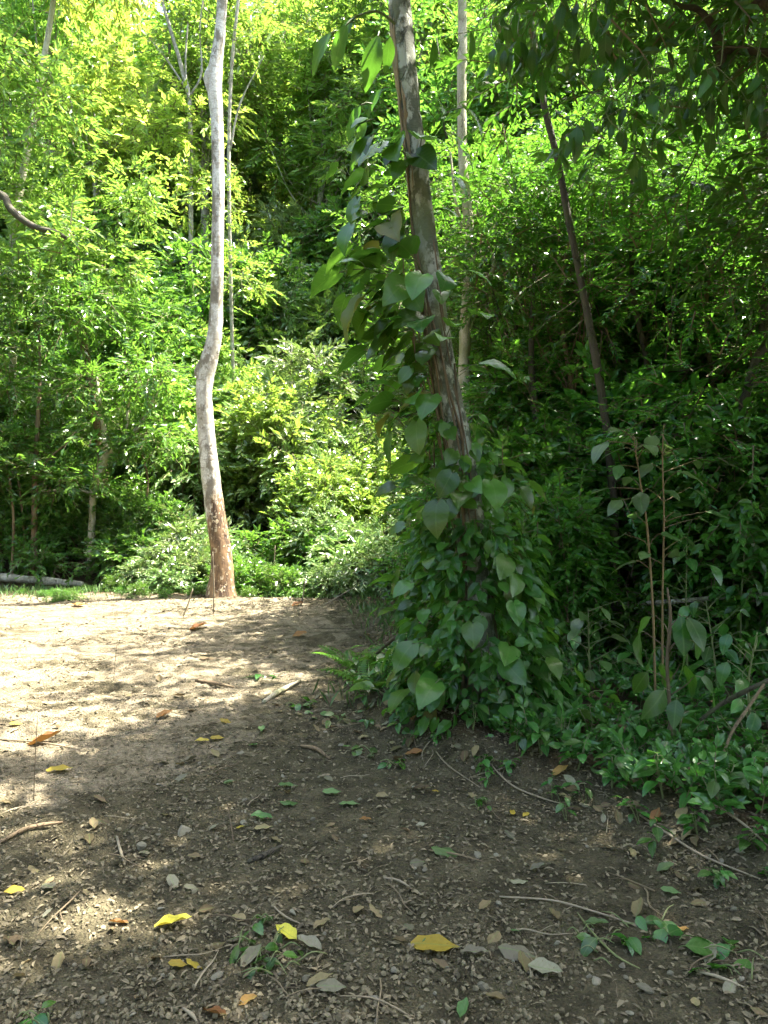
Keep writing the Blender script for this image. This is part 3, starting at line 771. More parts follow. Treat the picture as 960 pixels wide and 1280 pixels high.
# ------------------------------------------------------------------ cream-barked tree
b = base_at(276, 13.25)
Y = 13.25
path = [b - [0, 0, .3], b + [0, 0, .06], P(277, 700, Y), P(269, 640, Y), P(263, 590, Y), P(258, 540, Y), P(255, 490, Y), P(260, 455, Y), P(268, 420, Y), P(271, 370, Y), P(272, 300, Y),
        P(273, 230, Y), P(271, 150, Y), P(268, 100, Y), P(274, 50, Y), P(278, 0, Y), P(282, -70, Y), P(288, -160, Y), P(285, -260, Y)]
rad = np.array([52, 37, 26, 24, 22, 21, 21, 21, 18, 16, 15.5, 15, 15, 19, 14, 13, 12, 10, 8]) / 2 / FPX * Y
bl = np.vstack([disc_blobs(rr, P(x, y, Yq), 1.3, 7, .55, .4) for x, y, Yq in ((180, -190, 13), (285, -230, 14.2), (390, -210, 13), (240, -290, 15), (330, -300, 12.4))])
cream = stem_tree('cream_barked_tree', 'cream-barked tree with its lower bark peeled red-brown at the clearing edge', 'tree',
                  [(path, rad), ([P(267, 122, Y), P(262, 98, Y), P(266, 80, Y)], [.08, .11, .06]), ([P(256, 478, Y), P(251, 464, Y), P(258, 448, Y)], [.10, .115, .07]),
                   ([P(282, -70, Y), P(240, -160, Y - .4), P(190, -200, Y - .6)], [.12, .08, .03]), ([P(284, -90, Y), P(340, -170, Y - .3), P(385, -215, Y - .5)], [.12, .08, .03]),
                   ([P(286, -150, Y), P(330, -240, Y - .8), P(330, -300, Y - 1)], [.09, .06, .03])],
                  M['bark_cream'], b, bl, M['leaf_bright'], 520, 81, ll=.2, seg=22, lump=.05)
b = base_at(294, 19.5)
stem_tree('thin_pale_tree', 'thin pale trunk rising close behind the cream-barked tree', 'tree',
          [([b - [0, 0, .2], P(296, 600, 19.5), P(290, 420, 19.5), P(286, 200, 19.5), P(290, 80, 19.5), P(298, 0, 19.5), P(306, -80, 19.5)], [.06, .055, .05, .05, .045, .04, .03]),
           ([P(287, 190, 19.5), P(300, 130, 19.4), P(330, 70, 19.3)], [.03, .025, .01])],
          M['bark_grey'], b, np.vstack([disc_blobs(rr, P(292, 330, 19.4), .8, 8, .4, .4), disc_blobs(rr, P(286, 240, 19.4), .6, 6, .35, .4), disc_blobs(rr, P(330, 40, 19.3), .7, 6, .35, .3), disc_blobs(rr, P(315, -80, 19.5), .9, 8, .4, .3)]), M['leaf_bright'], 240, 82)

# ------------------------------------------------------------------ bare stems standing out on the slope
def slope_stem(name, label, pix, Y, w, barkm, leaf=None, seed=0, sides=()):
    p0 = base_at(pix[0][0], Y)
    pts = [p0 - [0, 0, .3]] + [P(x, y, Y + .02 * k) for k, (x, y) in enumerate(pix)]
    rad = np.linspace(w, w * .6, len(pts)) / 2 / FPX * Y
    bl = np.vstack([disc_blobs(rr, P(x, y, Y), q, 9, .6, .5) for x, y, q in (leaf or [(pix[-1][0], pix[-1][1] - 30, 1.6)])])
    ps = [(pts, rad)] + [([P(x, y, Y) for x, y in s], np.linspace(w * .5, w * .25, len(s)) / 2 / FPX * Y) for s in sides]
    return stem_tree(name, label, 'tree', ps, barkm, p0, bl, M['leaf_yellow'], 330, seed, ll=.27, tl=.7, seg=8)
slope_stem('leaning_tree', 'slender pale trunk leaning sideways high on the slope', [(16, 320), (22, 255), (38, 170), (52, 90), (64, 20), (72, -40)], 17.4, 10, M['bark_pale'], seed=91)
slope_stem('forked_tree', 'grey tree with several stems fanning out high on the slope', [(238, 160), (228, 90), (214, 40), (200, -10), (192, -60)], 24, 6, M['bark_grey'],
           [(190, -70, 1.6), (262, -60, 1.4), (235, 190, 1.3), (222, 250, 1.3), (255, 145, .8), (205, 150, .9)], 92, [[(236, 140), (232, 80), (236, 20), (246, -50)], [(238, 120), (252, 90), (250, 30), (262, -50)], [(232, 110), (205, 70), (175, 35)]])
slope_stem('straight_tree', 'straight grey trunk far up the slope beside the leaning trunk', [(85, 300), (90, 180), (88, 100), (92, 0), (95, -60)], 33, 5, M['bark_grey'], seed=93)
slope_stem('straight_tree', 'dark straight trunk up the slope among the fanning stems', [(212, 260), (206, 160), (212, 60), (205, -30)], 29, 5, M['bark_dark'], seed=94)
# crooked bare branch reaching in over the saplings
Y = 14.9
b = base_at(-60, Y)
stem_tree('crooked_tree', 'dark tree sending a bare crooked bough out over the saplings', 'tree',
          [([b - [0, 0, .2], P(-58, 420, Y), P(-48, 240, Y), P(-40, 100, Y)], [.16, .14, .12, .07]),
           ([P(-48, 245, Y), P(0, 243, Y - .4), P(14, 262, Y - .6), P(40, 282, Y - .8), P(70, 291, Y - 1), P(86, 300, Y - 1)], [.09, .075, .07, .06, .05, .03])],
          M['bark_dark'], b, np.vstack([disc_blobs(rr, P(-40, 90, Y), 1.7, 12, .55, .5), disc_blobs(rr, P(90, 300, Y - 1), .4, 4, .25)]), M['leaf_far'], 300, 95, ll=.2, tl=.6)

# ================================================================== shaded forest to the right of the clearing
def wall_blobs(r, n, z0, z1, rx, rb):
    return np.stack([r.normal(0, rx * .5, n), r.normal(0, rx * .5, n), r.uniform(z0, z1, n), rb * r.uniform(.65, 1.3, n)], 1)
FL = 'small-leaved young forest tree in the dim woods beyond the vine-clad tree'
forest = []
for k, (lm, lab, grp, ll, asp) in enumerate((
        ('leaf_forest', 'small-leaved dark green young tree', 'dark small-leaved young trees in the shaded woods', .085, .5),
        ('leaf_forest', 'feathery fine-leaved young tree', 'feathery young trees in the shaded woods', .075, .42),
        ('leaf_canopy', 'fresh green small-leaved young tree', 'fresh green young trees in the shaded woods', .09, .52),
        ('leaf_mid', 'light green sun-catching young tree', 'light green young trees in the shaded woods', .085, .52))):
    forest.append(make_tree(101 + k, 'forest_tree', lab, 'tree', grp, M[lm], 6.2, .045, (jit(rr, .5), jit(rr, .4)), wall_blobs(rr, 30, 1.0, 7.0, 1.6, .52), 1600, 12, .34, ll, asp,
                            M['bark_dark'] if k % 2 else M['bark_brown'], pinnate=(k == 1), seg=7, wander=.3))
pick = np.random.default_rng(15)
fs = [[], [], [], []]
def outside_view_gap(x, y):
    px = 480 + 924 * x / y
    return px
for (y0, x0, x1, n) in ((8.6, 1.6, 6.5, 6), (10.2, 1.4, 8.0, 8), (12.0, 1.1, 9.5, 9), (14.2, 3.6, 11.0, 8), (16.8, 5.0, 13.5, 8), (19.6, 6.5, 15.0, 7), (22.0, 8, 18.0, 6)):
    for k in range(n):
        x = x0 + (x1 - x0) * (k + .5) / n + jit(pick, .35); y = y0 + jit(pick, .6)
        px = 480 + 924 * x / y
        v = pick.random()
        if x > .56 * y + 1.2: continue
        q = 3 if (px < 760 and v < .45 and y > 9.5) else (2 if v < .35 else (1 if v < .62 else 0))
        sxy = pick.uniform(.85, 1.2) * (1 + max(0, y - 12) * .03)
        sz_ = float(np.interp(y, [8, 10, 12, 14, 17, 22], [.72, .86, 1.0, 1.1, 1.3, 1.6])) * pick.uniform(.85, 1.2)
        fs[q].append((x, y, pick.uniform(0, 6.28), (sxy, sxy, sz_)))
for k in range(4):
    put(forest[k], fs[k], USED)
low_c = make_bush(111, 'shade_bush', 'waist-high dark green bush', 'shrub', 'waist-high bushes in the shaded woods',
                  M['leaf_forest'], 12, .6, .65, .5, .34, 420, 8, .34, .12, .42, T=T6, stems=5, srad=.014)
scr = make_bush(112, 'screen_bush', 'head-high leafy green bush', 'shrub', 'head-high leafy bushes in the shaded woods',
                M['leaf_canopy'], 18, 1.25, .7, 1.05, .36, 640, 8, .34, .125, .5, T=T6, stems=6, srad=.014)
put(scr, [(3.4, 6.9, 0, 1.0), (3.9, 7.2, 1.1, 1.1), (1.6, 7.9, 2.2, 1.0), (2.9, 8.2, 3.0, 1.25), (4.4, 8.6, 4.1, 1.2), (2.1, 9.0, 5.0, 1.2), (3.4, 9.6, .6, 1.4), (1.2, 9.4, 1.9, 1.1), (5.2, 9.8, 2.8, 1.4), (1.5, 7.0, 4.4, .7)], USED)
sp = []
for (y0, x0, x1, n) in ((6.9, 2.0, 4.4, 4), (7.9, 1.2, 5.0, 6), (9.0, .9, 6.0, 8), (10.6, .5, 7.0, 9), (12.6, .2, 8.5, 10)):
    for k in range(n):
        x, y = x0 + (x1 - x0) * (k + .5) / n + jit(pick, .3), y0 + jit(pick, .4)
        if y < 7.9 and (1.7 < x < 2.75): continue
        sp.append((x, y, pick.uniform(0, 6.28), pick.uniform(.75, 1.3) * (.7 if y < 7.5 else 1)))
put(low_c, sp, USED)

# ------------------------------------------------------------------ single large leaves
def hero_leaf(name, prof, n, pet, bend, fold, droop, wave, seed, leafm, stemm):
    """one leaf with its stalk: stalk from the origin along +Y, blade of length 1 bent down by bend radians"""
    V, F, uv = leaf_template(n, prof, fold, droop, wave, seed)
    c, s = math.cos(bend), math.sin(bend)
    V2 = np.stack([V[:, 0], V[:, 1] * c + V[:, 2] * s, -V[:, 1] * s + V[:, 2] * c], 1) + np.array([0, pet, pet * .15])
    fs, vs_, us = [F], [V2], [uv]
    mi = [np.zeros(len(F))]
    if pet > 0:
        q = np.array([[0, 0, 0], [0, pet * .55, pet * .2], [0, pet * 1.02, pet * .15]])
        w = .016
        off = np.array([[w, 0, 0], [-w, 0, 0], [0, 0, w * 1.6]])
        tv = (q[:, None] + off[None]).reshape(-1, 3)
        tf = []
        for k in range(2):
            for a in range(3):
                bq = (a + 1) % 3
                tf.append((3 * k + a, 3 * k + bq, 3 * k + 3 + bq, 3 * k + 3 + a))
        fs.append(np.array(tf) + len(V2)); vs_.append(tv); us.append(np.zeros((9, 2))); mi.append(np.ones(6))
    return to_mesh(name, np.vstack(vs_), np.vstack(fs), [leafm, stemm], np.concatenate(mi), np.vstack(us), smooth=True)

def put_leaf(parent, mesh, pos, yd, zd, s, name='leaf'):
    base = np.array(parent.location)
    y = norm(np.asarray(yd, float)); z = np.asarray(zd, float); z = norm(z - (z @ y) * y); x = np.cross(y, z)
    m = Matrix(((x[0] * s, y[0] * s, z[0] * s, pos[0] - base[0]), (x[1] * s, y[1] * s, z[1] * s, pos[1] - base[1]),
                (x[2] * s, y[2] * s, z[2] * s, pos[2] - base[2]), (0, 0, 0, 1)))
    return obj(name, mesh, parent, mat=m)

HEART = [hero_leaf('leaf', heart, 7, p, bd, f, d, .02, 200 + k, M['leaf_vine'], M['green_stem'])
         for k, (p, bd, f, d) in enumerate(((.5, .5, .12, .25), (.7, .9, .2, .3), (.45, 1.2, .1, .2), (.6, .2, .25, .35), (.8, .7, .05, .45), (.35, 1.0, .3, .15)))]
HEART_OLD = [hero_leaf('leaf', heart, 7, p, bd, f, d, .04, 230 + k, M['leaf_vine_old'], M['vine_stem'])
             for k, (p, bd, f, d) in enumerate(((.5, 1.1, .35, .3), (.6, 1.3, .5, .25)))]
LANCE_V = [hero_leaf('leaf', lance, 7, .3, bd, .2, d, .02, 240 + k, M['leaf_dark'], M['green_stem']) for k, (bd, d) in enumerate(((1.0, .2), (.6, .4), (.3, .3), (.8, .6)))]
OVAL_U = [hero_leaf('leaf', oval, 5, .2, bd, .18, d, .015, 250 + k, M['leaf_under'], M['green_stem']) for k, (bd, d) in enumerate(((.2, .3), (.5, .45), (.0, .5), (.35, .2)))]
OVAL_P = [hero_leaf('leaf', oval, 6, .12, bd, .1, d, .02, 260 + k, M['leaf_pale'], M['orange_stem']) for k, (bd, d) in enumerate(((.1, .25), (.35, .3), (.0, .15)))]
OVAL_D = [hero_leaf('leaf', oval, 6, .15, bd, .15, d, .02, 270 + k, M['leaf_dark'], M['green_stem']) for k, (bd, d) in enumerate(((.7, .25), (1.0, .3), (.4, .35)))]

# ------------------------------------------------------------------ vine-clad tree
VY = 5.3
vb = base_at(606, VY)
tpts = [vb - [0, 0, .3], vb + [0, 0, .05], P(597, 780, VY), P(588, 660, VY), P(574, 560, VY), P(558, 480, VY), P(545, 400, VY), P(534, 320, VY), P(524, 240, VY), P(515, 160, VY), P(506, 80, VY), P(499, 0, VY),
        P(492, -110, VY), P(492, -220, VY), P(500, -330, VY)]
trad = np.array([60, 50, 40, 36, 34, 32, 31, 30, 29, 28, 28, 27, 25, 22, 16]) / 2 / FPX * VY
shade_poly = []
crng = np.random.default_rng(77)
crown = []
SX, SY = math.sin(math.radians(SUN_AZ)) / math.tan(math.radians(SUN_EL)), math.cos(math.radians(SUN_AZ)) / math.tan(math.radians(SUN_EL))
FLECKS = [tuple(G(px, py)[:2]) for px, py in ((650, 1032), (215, 1092), (90, 1105), (300, 1135), (40, 1175), (120, 1230))]
while len(crown) < 135:  # leaf clumps placed up the sun's rays, shaped to shade the foreground
    gx, gy, h = crng.uniform(-3.0, 3.8), crng.uniform(0.2, 8.5), crng.uniform(6.6, 8.8)
    if gy > 3.75 + (gx + 2.0) * 1.28 or (gx < -2.2 and gy > 2.8): continue
    if gx > edge_x(gy) + .9: continue
    if min(math.hypot(gx - a, gy - b_) for a, b_ in FLECKS) < .5: continue
    if gx < -1.15 and 3.25 < gy < 4.3: continue       # gaps that let flecks of sun through
    crown.append((gx + SX * h, gy + SY * h, h, crng.uniform(.42, .75)))
for t in np.linspace(0, 1, 9):                                      # row of leaf clumps added to cast a band of shade over the sand
    h = 7.2 + .3 * math.sin(t * 9)
    crown.append((-2.6 + 2.3 * t + SX * h, 4.1 + 1.75 * t + SY * h, h, .26))
crown = np.array(crown)
far_crown = crown[crown[:, 0] > 2.4]                               # shade-casting clumps given to the big-leaved tree beside it
crown = crown[crown[:, 0] <= 2.4]
top = np.array(tpts[-2])
limbs = []
for k in range(9):
    c = crown[crng.integers(len(crown))]
    a = np.array(tpts[11 + k % 4]); e = c[:3]
    limbs.append(([a, a * .6 + e * .4 + [0, 0, .5], a * .25 + e * .75 + [0, 0, .35], e], [.06, .045, .03, .012]))
vtree = stem_tree('vine_clad_tree', 'lichen-blotched trunk wrapped in a broad-leaved climbing vine', 'tree',
                  [(tpts, trad)] + limbs, M['bark_lichen'], vb, crown, M['leaf_canopy'], int(4200 * len(crown) / 90), 121, K=10, tl=.5, ll=.16, asp=.42, T=T4, seg=18, lump=.06)
# strip of split, peeling bark down the trunk
far_sprays = int(4200 * len(far_crown) / 90)
pr_ = np.random.default_rng(123)
tb = Tubes()
for k in range(9):
    y0 = pr_.uniform(-40, 150); y1 = y0 + pr_.uniform(50, 130); o = pr_.uniform(-15, -6)
    pts = []
    for t in np.linspace(0, 1, 5):
        py = y0 + (y1 - y0) * t
        cx = float(np.interp(py, [-110, 0, 80, 160, 240, 320], [492, 499, 506, 515, 524, 534]))
        pts.append(P(cx + o + pr_.normal(0, .8), py, VY - .055 - .03 * (1 + o / 15) + pr_.normal(0, .006)))
    w = pr_.uniform(.006, .013)
    tb.add(pts, [w * .4, w, w * 1.1, w * .9, w * .3], 5, 5, .4)
pk = obj('peeling_bark', tb.mesh('peeling_bark', M['peel'], vb), vtree); pk["kind"] = "stuff"

tz = np.array(tpts)[:, 2]; tx = np.array(tpts)[:, 0]
def trunk_x(z): return float(np.interp(z, tz, tx))
def trunk_r(z): return float(np.interp(z, tz, trad))

vine = thing('climbing_vine', vb, 'broad heart-leaved vine climbing the lichen-blotched trunk from a leafy mound', 'vine')
vr = np.random.default_rng(131)
for k, (a0, zt, rad, tw) in enumerate(((-2.75, 4.4, .011, .5), (-2.2, 3.7, .012, -.7), (-3.1, 3.2, .01, .5), (-1.5, 2.6, .011, .8), (.1, 2.2, .012, .3), (1.6, 2.4, .012, .3))):
    pts = []
    for z in np.linspace(.05, zt, 12):
        ang = a0 + tw * math.sin(z * 1.7 + k) + vr.normal(0, .08)
        q = trunk_r(z) + rad * .6 + (.05 if z < .3 else 0)
        pts.append((trunk_x(z) + math.cos(ang) * q, VY + math.sin(ang) * q, z))
    obj('stem', Tubes().add(pts, np.linspace(rad, rad * .6, 12), 6, 3, .1).mesh('stem', M['vine_stem'], vb), vine)
for k in range(16):
    z1 = vr.uniform(1.6, 3.6); z0 = max(.1, z1 - vr.uniform(.5, 1.3)); ang = vr.uniform(-3.3, -1.3)
    o = vr.uniform(.03, .12)
    pts = [(trunk_x(z) + math.cos(ang) * (trunk_r(z) + o + .02 * math.sin(z * 7 + k)), VY + math.sin(ang) * (trunk_r(z) + o), z) for z in np.linspace(z1, z0, 5)]
    obj('aerial_root', Tubes().add(pts, [.006, .006, .005, .005, .003], 5, 3).mesh('aerial_root', M['vine_stem'], vb), vine)

def vine_leaf(pos, out, s, meshes, tilt=.25):
    z = np.array([vr.normal(0, .45), vr.normal(0, .45), 1.0]) + np.array([out[0], out[1], 0]) * .2
    o = np.array([out[0], out[1], tilt + vr.normal(0, .25)])
    put_leaf(vine, meshes[vr.integers(len(meshes))], pos, o, z, s)
def mound_r(z): return float(np.interp(z, [0, .3, .8, 1.3, 1.9, 2.5, 5], [.68, .66, .54, .39, .27, .16, .1]))
for k in range(106):                                               # leafy mound round the foot
    z = .08 + 1.75 * vr.random() ** 1.25
    ang = vr.uniform(-math.pi - .5, .5) if vr.random() < .85 else vr.uniform(0, 6.28)
    q = mound_r(z) * vr.uniform(.45, 1.12)
    out = (math.cos(ang), math.sin(ang))
    s = vr.uniform(.1, .2) if vr.random() < .7 else vr.uniform(.18, .235)
    vine_leaf((trunk_x(z) + out[0] * q, VY + out[1] * q, z + .06), out, s, HEART if vr.random() < .92 else HEART_OLD)
for k in range(92):                                                # leaves up the trunk, thicker towards the open side
    z = vr.uniform(1.6, 3.1)
    ang = vr.normal(-2.5, .75)
    q = trunk_r(z) + vr.uniform(0, .32)
    out = (math.cos(ang), math.sin(ang))
    vine_leaf((trunk_x(z) + out[0] * q, VY + out[1] * q, z), out, vr.uniform(.1, .25), HEART if vr.random() < .92 else HEART_OLD)
for k in range(82):
    z = vr.uniform(2.6, 4.1)
    ang = vr.normal(-2.8, .6)
    q = trunk_r(z) + vr.uniform(0, .46)
    out = (math.cos(ang), math.sin(ang))
    vine_leaf((trunk_x(z) + out[0] * q, VY + out[1] * q, z), out, vr.uniform(.12, .29), HEART if vr.random() < .95 else HEART_OLD)
for (px, py, dx, s, big) in ((548, 150, 1, .27, 0), (545, 195, 1, .2, 0), (535, 130, .9, .16, 0), (538, 232, .8, .2, 0), (570, 345, 1, .2, 0), (480, 385, -1, .34, 1), (530, 270, .9, .17, 0), (575, 465, 1, .27, 0)):
    p = P(px, py, VY - .12)
    put_leaf(vine, HEART_OLD[0] if big else HEART[vr.integers(6)], p, (dx, -.35, .1), (vr.normal(0, .2), -.35, 1), s)
# long blades hanging from a side shoot high up
shoot = [P(494, 30, VY - .1), P(470, 14, VY - .2), P(440, 24, VY - .35), P(428, 40, VY - .4)]
obj('stem', Tubes().add(shoot, [.01, .009, .007, .004], 5, 4).mesh('stem', M['green_stem'], vb), vine)
for (px, py, s, dx) in ((443, 28, .30, -.3), (474, 40, .36, -.05), (484, 42, .24, .1), (428, 40, .3, -.6), (452, 20, .22, -.5), (466, 130, .3, -.8), (470, 150, .26, -.6), (478, 168, .3, -.9), (488, 110, .22, -.7), (476, 60, .2, -.3)):
    put_leaf(vine, LANCE_V[vr.integers(2)], P(px, py, VY - .25 + vr.normal(0, .08)), (dx, -.25, -.35), (.2, -.6, .5), s)
# smaller leaves crowding the mound and the lower trunk
n = 620
zz = .03 + 2.2 * vr.random(n) ** 1.5; an = vr.uniform(0, 6.28, n)
qq = np.array([mound_r(z) for z in zz]) * vr.uniform(.6, 1.08, n)
Cc = np.stack([np.array([trunk_x(z) for z in zz]) + np.cos(an) * qq - vb[0], np.sin(an) * qq, zz - vb[2]], 1)
Ldv = np.stack([np.cos(an) + vr.normal(0, .6, n), np.sin(an) + vr.normal(0, .6, n), vr.normal(-.7, .4, n)], 1)
Nv = np.stack([np.cos(an) * .8, np.sin(an) * .8, np.full(n, .8)], 1) + vr.normal(0, .35, (n, 3))
ln = vr.uniform(.05, .13, n)
V, F, uv = place_leaves(Cc, Ldv, Nv, ln, ln, leaf_template(4, heart, .2, .25, .02, 3))
f = obj('foliage', to_mesh('foliage', V, F, [M['leaf_vine']], None, uv, True), vine); f["kind"] = "stuff"
# filler leaves inside the mound, coloured darker for its shaded gaps
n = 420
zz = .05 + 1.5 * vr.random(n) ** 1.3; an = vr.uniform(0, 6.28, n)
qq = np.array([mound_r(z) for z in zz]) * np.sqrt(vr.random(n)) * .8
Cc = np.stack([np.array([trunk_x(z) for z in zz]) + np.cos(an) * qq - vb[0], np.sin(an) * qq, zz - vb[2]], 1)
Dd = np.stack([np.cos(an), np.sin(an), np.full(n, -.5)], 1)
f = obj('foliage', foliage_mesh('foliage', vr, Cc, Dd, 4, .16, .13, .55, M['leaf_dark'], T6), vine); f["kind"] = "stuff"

# ------------------------------------------------------------------ other trunks in the shaded woods
Y = 9.2
b = base_at(588, Y)
stem_tree('slender_pale_tree', 'slender pale trunk standing behind the vine-clad tree', 'tree',
          [([b - [0, 0, .2], P(588, 700, Y), P(584, 560, Y), P(580, 480, Y), P(582, 400, Y), P(588, 330, Y), P(586, 280, Y), P(579, 210, Y), P(577, 120, Y), P(578, 20, Y), P(574, -80, Y)], np.array([16, 15, 14, 14, 14, 14, 13, 12, 12, 11, 9]) / 2 / FPX * Y),
           ([P(590, 318, Y), P(575, 275, Y - .2), P(568, 240, Y - .3), P(563, 190, Y - .3)], [.025, .02, .018, .01]),
           ([P(589, 352, Y), P(604, 350, Y - .1), P(616, 338, Y - .15), P(615, 318, Y - .15), P(610, 305, Y - .15)], [.016, .02, .026, .024, .012]),
           ([P(590, 300, Y), P(600, 296, Y - .1), P(611, 304, Y - .15)], [.02, .018, .014])],
          M['bark_pale'], b, np.vstack([disc_blobs(rr, P(575, -60, Y), .9, 8, .35, .3)]), M['leaf_canopy'], 120, 141, ll=.1)
Y = 7.5
b = base_at(770, Y)
stem_tree('slim_dark_tree', 'slim dark trunk curving up through the woods past the vine-clad tree', 'tree',
          [([b - [0, 0, .2], P(770, 760, Y), P(768, 660, Y), P(764, 590, Y), P(756, 520, Y), P(745, 450, Y), P(730, 370, Y), P(712, 280, Y), P(697, 200, Y), P(682, 140, Y), P(668, 60, Y), P(660, -20, Y)], np.array([15, 13, 12, 11, 10, 10, 9, 9, 8, 8, 8, 7]) / 2 / FPX * Y)],
          M['bark_dark'], b, disc_blobs(rr, P(665, -40, Y), 1.2, 12, .4, .4), M['leaf_canopy'], 200, 142, ll=.11)
Y = 7.1
b = base_at(884, Y)
stem_tree('forked_forest_tree', 'dark mossy trunk forking into curved pale limbs in the woods', 'tree',
          [([b - [0, 0, .2], P(886, 780, Y), P(892, 720, Y), P(897, 650, Y), P(904, 610, Y), P(918, 570, Y), P(928, 510, Y), P(945, 450, Y), P(958, 430, Y), P(985, 380, Y), P(1000, 250, Y)], np.array([26, 24, 20, 17, 13, 12, 11, 10, 10, 9, 7]) / 2 / FPX * Y),
           ([P(898, 640, Y), P(892, 600, Y), P(880, 575, Y), P(868, 560, Y), P(862, 530, Y)], [.05, .04, .035, .03, .015]),
           ([P(922, 550, Y), P(905, 530, Y), P(895, 505, Y)], [.025, .02, .012])],
          M['bark_dark'], b, np.vstack([disc_blobs(rr, P(1000, 250, Y), 1.1, 9, .4, .3), disc_blobs(rr, P(862, 520, Y), .3, 4, .2)]), M['leaf_forest'], 190, 143, ll=.1)
Y = 8.6
b = base_at(712, Y)
stem_tree('leaning_forest_tree', 'short dark trunk leaning beside the vine-clad tree in the woods', 'tree',
          [([b - [0, 0, .2], P(706, 690, Y), P(698, 610, Y), P(685, 570, Y), P(672, 530, Y), P(664, 450, Y), P(668, 330, Y)], [.07, .06, .055, .055, .05, .035, .02])],
          M['bark_dark'], b, disc_blobs(rr, P(668, 340, Y), .8, 8, .35, .4), M['leaf_forest'], 160, 144, ll=.09)
Y = 7.9
b = base_at(957, Y)
stem_tree('dark_forest_tree', 'straight dark trunk deep in the woods beyond the forked mossy trunk', 'tree',
          [([b - [0, 0, .2], P(957, 600, Y), P(955, 400, Y), P(956, 200, Y), P(952, 0, Y), P(955, -100, Y)], [.07, .06, .055, .05, .05, .04])],
          M['bark_dark'], b, disc_blobs(rr, P(955, -110, Y), 1.4, 10, .45, .4), M['leaf_canopy'], 200, 145, ll=.1)

# big-leaved tree just outside the clearing whose bough hangs into the view
ob = np.array([4.5, 6.0, float(gz(4.5, 6.0))])
OY = 5.7
bough = [np.array([4.5, 6.0, 4.8]), P(1020, 74, OY), P(960, 66, OY), P(912, 62, OY), P(900, 66, OY), P(893, 36, OY - .1), P(872, 12, OY - .2), P(846, 6, OY - .3), P(800, -20, OY - .4)]
stub = [P(902, 62, OY), P(901, 80, OY), P(899, 98, OY)]
over = stem_tree('overhanging_tree', 'big-leaved tree hanging a dark knotted bough and long leaves over the woods', 'tree',
                 [([ob - [0, 0, .2], (4.55, 6.0, 2.4), (4.5, 6.0, 4.8), (4.3, 5.9, 6.6)], [.17, .14, .12, .07])] + [([(4.4, 5.95, 5.2 + .2 * k), (4.4 * .5 + c[0] * .5, 5.95 * .5 + c[1] * .5, 6.0 + .1 * k), c[:3]], [.06, .04, .012]) for k, c in enumerate(far_crown[:9])] + [(bough, [.06, .032, .032, .032, .045, .03, .024, .018, .012]), (stub, [.04, .04, .025]),
                  ([(4.5, 6.0, 4.4), (3.4, 5.4, 4.9), (2.2, 5.1, 5.2), (1.2, 5.1, 5.15)], [.05, .04, .03, .015])],
                 M['bark_dark'], ob, np.array([(3.2, 5.6, 5.4, .7), (2.4, 5.2, 5.6, .6), (3.6, 6.2, 4.6, .6), (4.4, 5.6, 5.8, .8), (1.5, 5.3, 5.5, .5), (4.0, 6.5, 6.4, .9), (3.9, 6.2, 3.6, .5), (4.3, 5.8, 2.7, .55), (2.0, 6.3, 4.9, .45), (2.8, 6.6, 4.5, .5), (3.5, 6.5, 4.1, .5), (1.3, 6.5, 5.3, .4), *[tuple(c) for c in far_crown]]),
                 M['leaf_dark'], 480 + far_sprays, 151, K=8, tl=.4, ll=.16, asp=.36, T=T6)
orr = np.random.default_rng(152)
nl = 0
for k in range(40):
    px, py = orr.uniform(600, 980), orr.uniform(-40, 150)
    if px < 700: py = orr.uniform(-60, 60)
    yy = OY + orr.uniform(-.7, .5)
    a = P(px, py, yy); ln = orr.uniform(.3, .65)
    e = a + np.array([orr.normal(0, .3), orr.normal(-.05, .25), -ln * orr.uniform(.2, .9)])
    up_ = a + np.array([orr.uniform(-.1, .35), orr.uniform(0, .25), .28])
    obj('twig', Tubes().add([up_, a, (a + e) / 2 + [.02, 0, 0], e], [.005, .004, .003, .002], 4, 3).mesh('twig', M['green_stem'], ob), over)
    for t in np.linspace(.15, 1, 6):
        p = a * (1 - t) + e * t
        an = orr.uniform(0, 6.28)
        d = np.array([math.cos(an) * .6, math.sin(an) * .6, -.45 - .4 * t])
        put_leaf(over, (LANCE_V if orr.random() < .5 else OVAL_D)[orr.integers(3)], p, d, (math.cos(an) * .5, math.sin(an) * .5 - .3, .8), orr.uniform(.12, .21))

# ------------------------------------------------------------------ young plants with single large leaves
def leafy_plant(name, label, cat, stems, leaves, meshes, stemm, base, s0, s1, seed, yd=None, droop=0.0, group=None):
    r = np.random.default_rng(seed)
    root = thing(name, base, label, cat, group)
    tb = Tubes()
    cs = []
    for pts, rad in stems:
        tb.add(pts, rad, 6, 4, .05)
        c, _ = catmull(pts, rad, 8); cs.append(c)
    cs = np.vstack(cs)
    for p in leaves:
        p = np.asarray(p)
        c = cs[np.argmin(np.linalg.norm((cs - p - [0, 0, -.06]) * [1, 1, .6], axis=1))]
        d = p - c
        if np.linalg.norm(d) > .06:
            tb.add([c - [0, 0, .03], (c + p) / 2 + [r.normal(0, .015), r.normal(0, .015), -.01], p], [.0035, .0028, .002], 4, 3)
        hd = norm(np.array([d[0] + r.normal(0, .06), d[1] + r.normal(-.02, .06), 0.0]) + 1e-6)
        put_leaf(root, meshes[r.integers(len(meshes))], p, hd + np.array([0, 0, -.15 - droop]), (r.normal(0, .35), r.normal(-.35, .3), 1), r.uniform(s0, s1))
    obj('stem', tb.mesh('stem', stemm, base), root)
    return root
lr = np.random.default_rng(161)
Y = 5.3
b = base_at(820, Y)
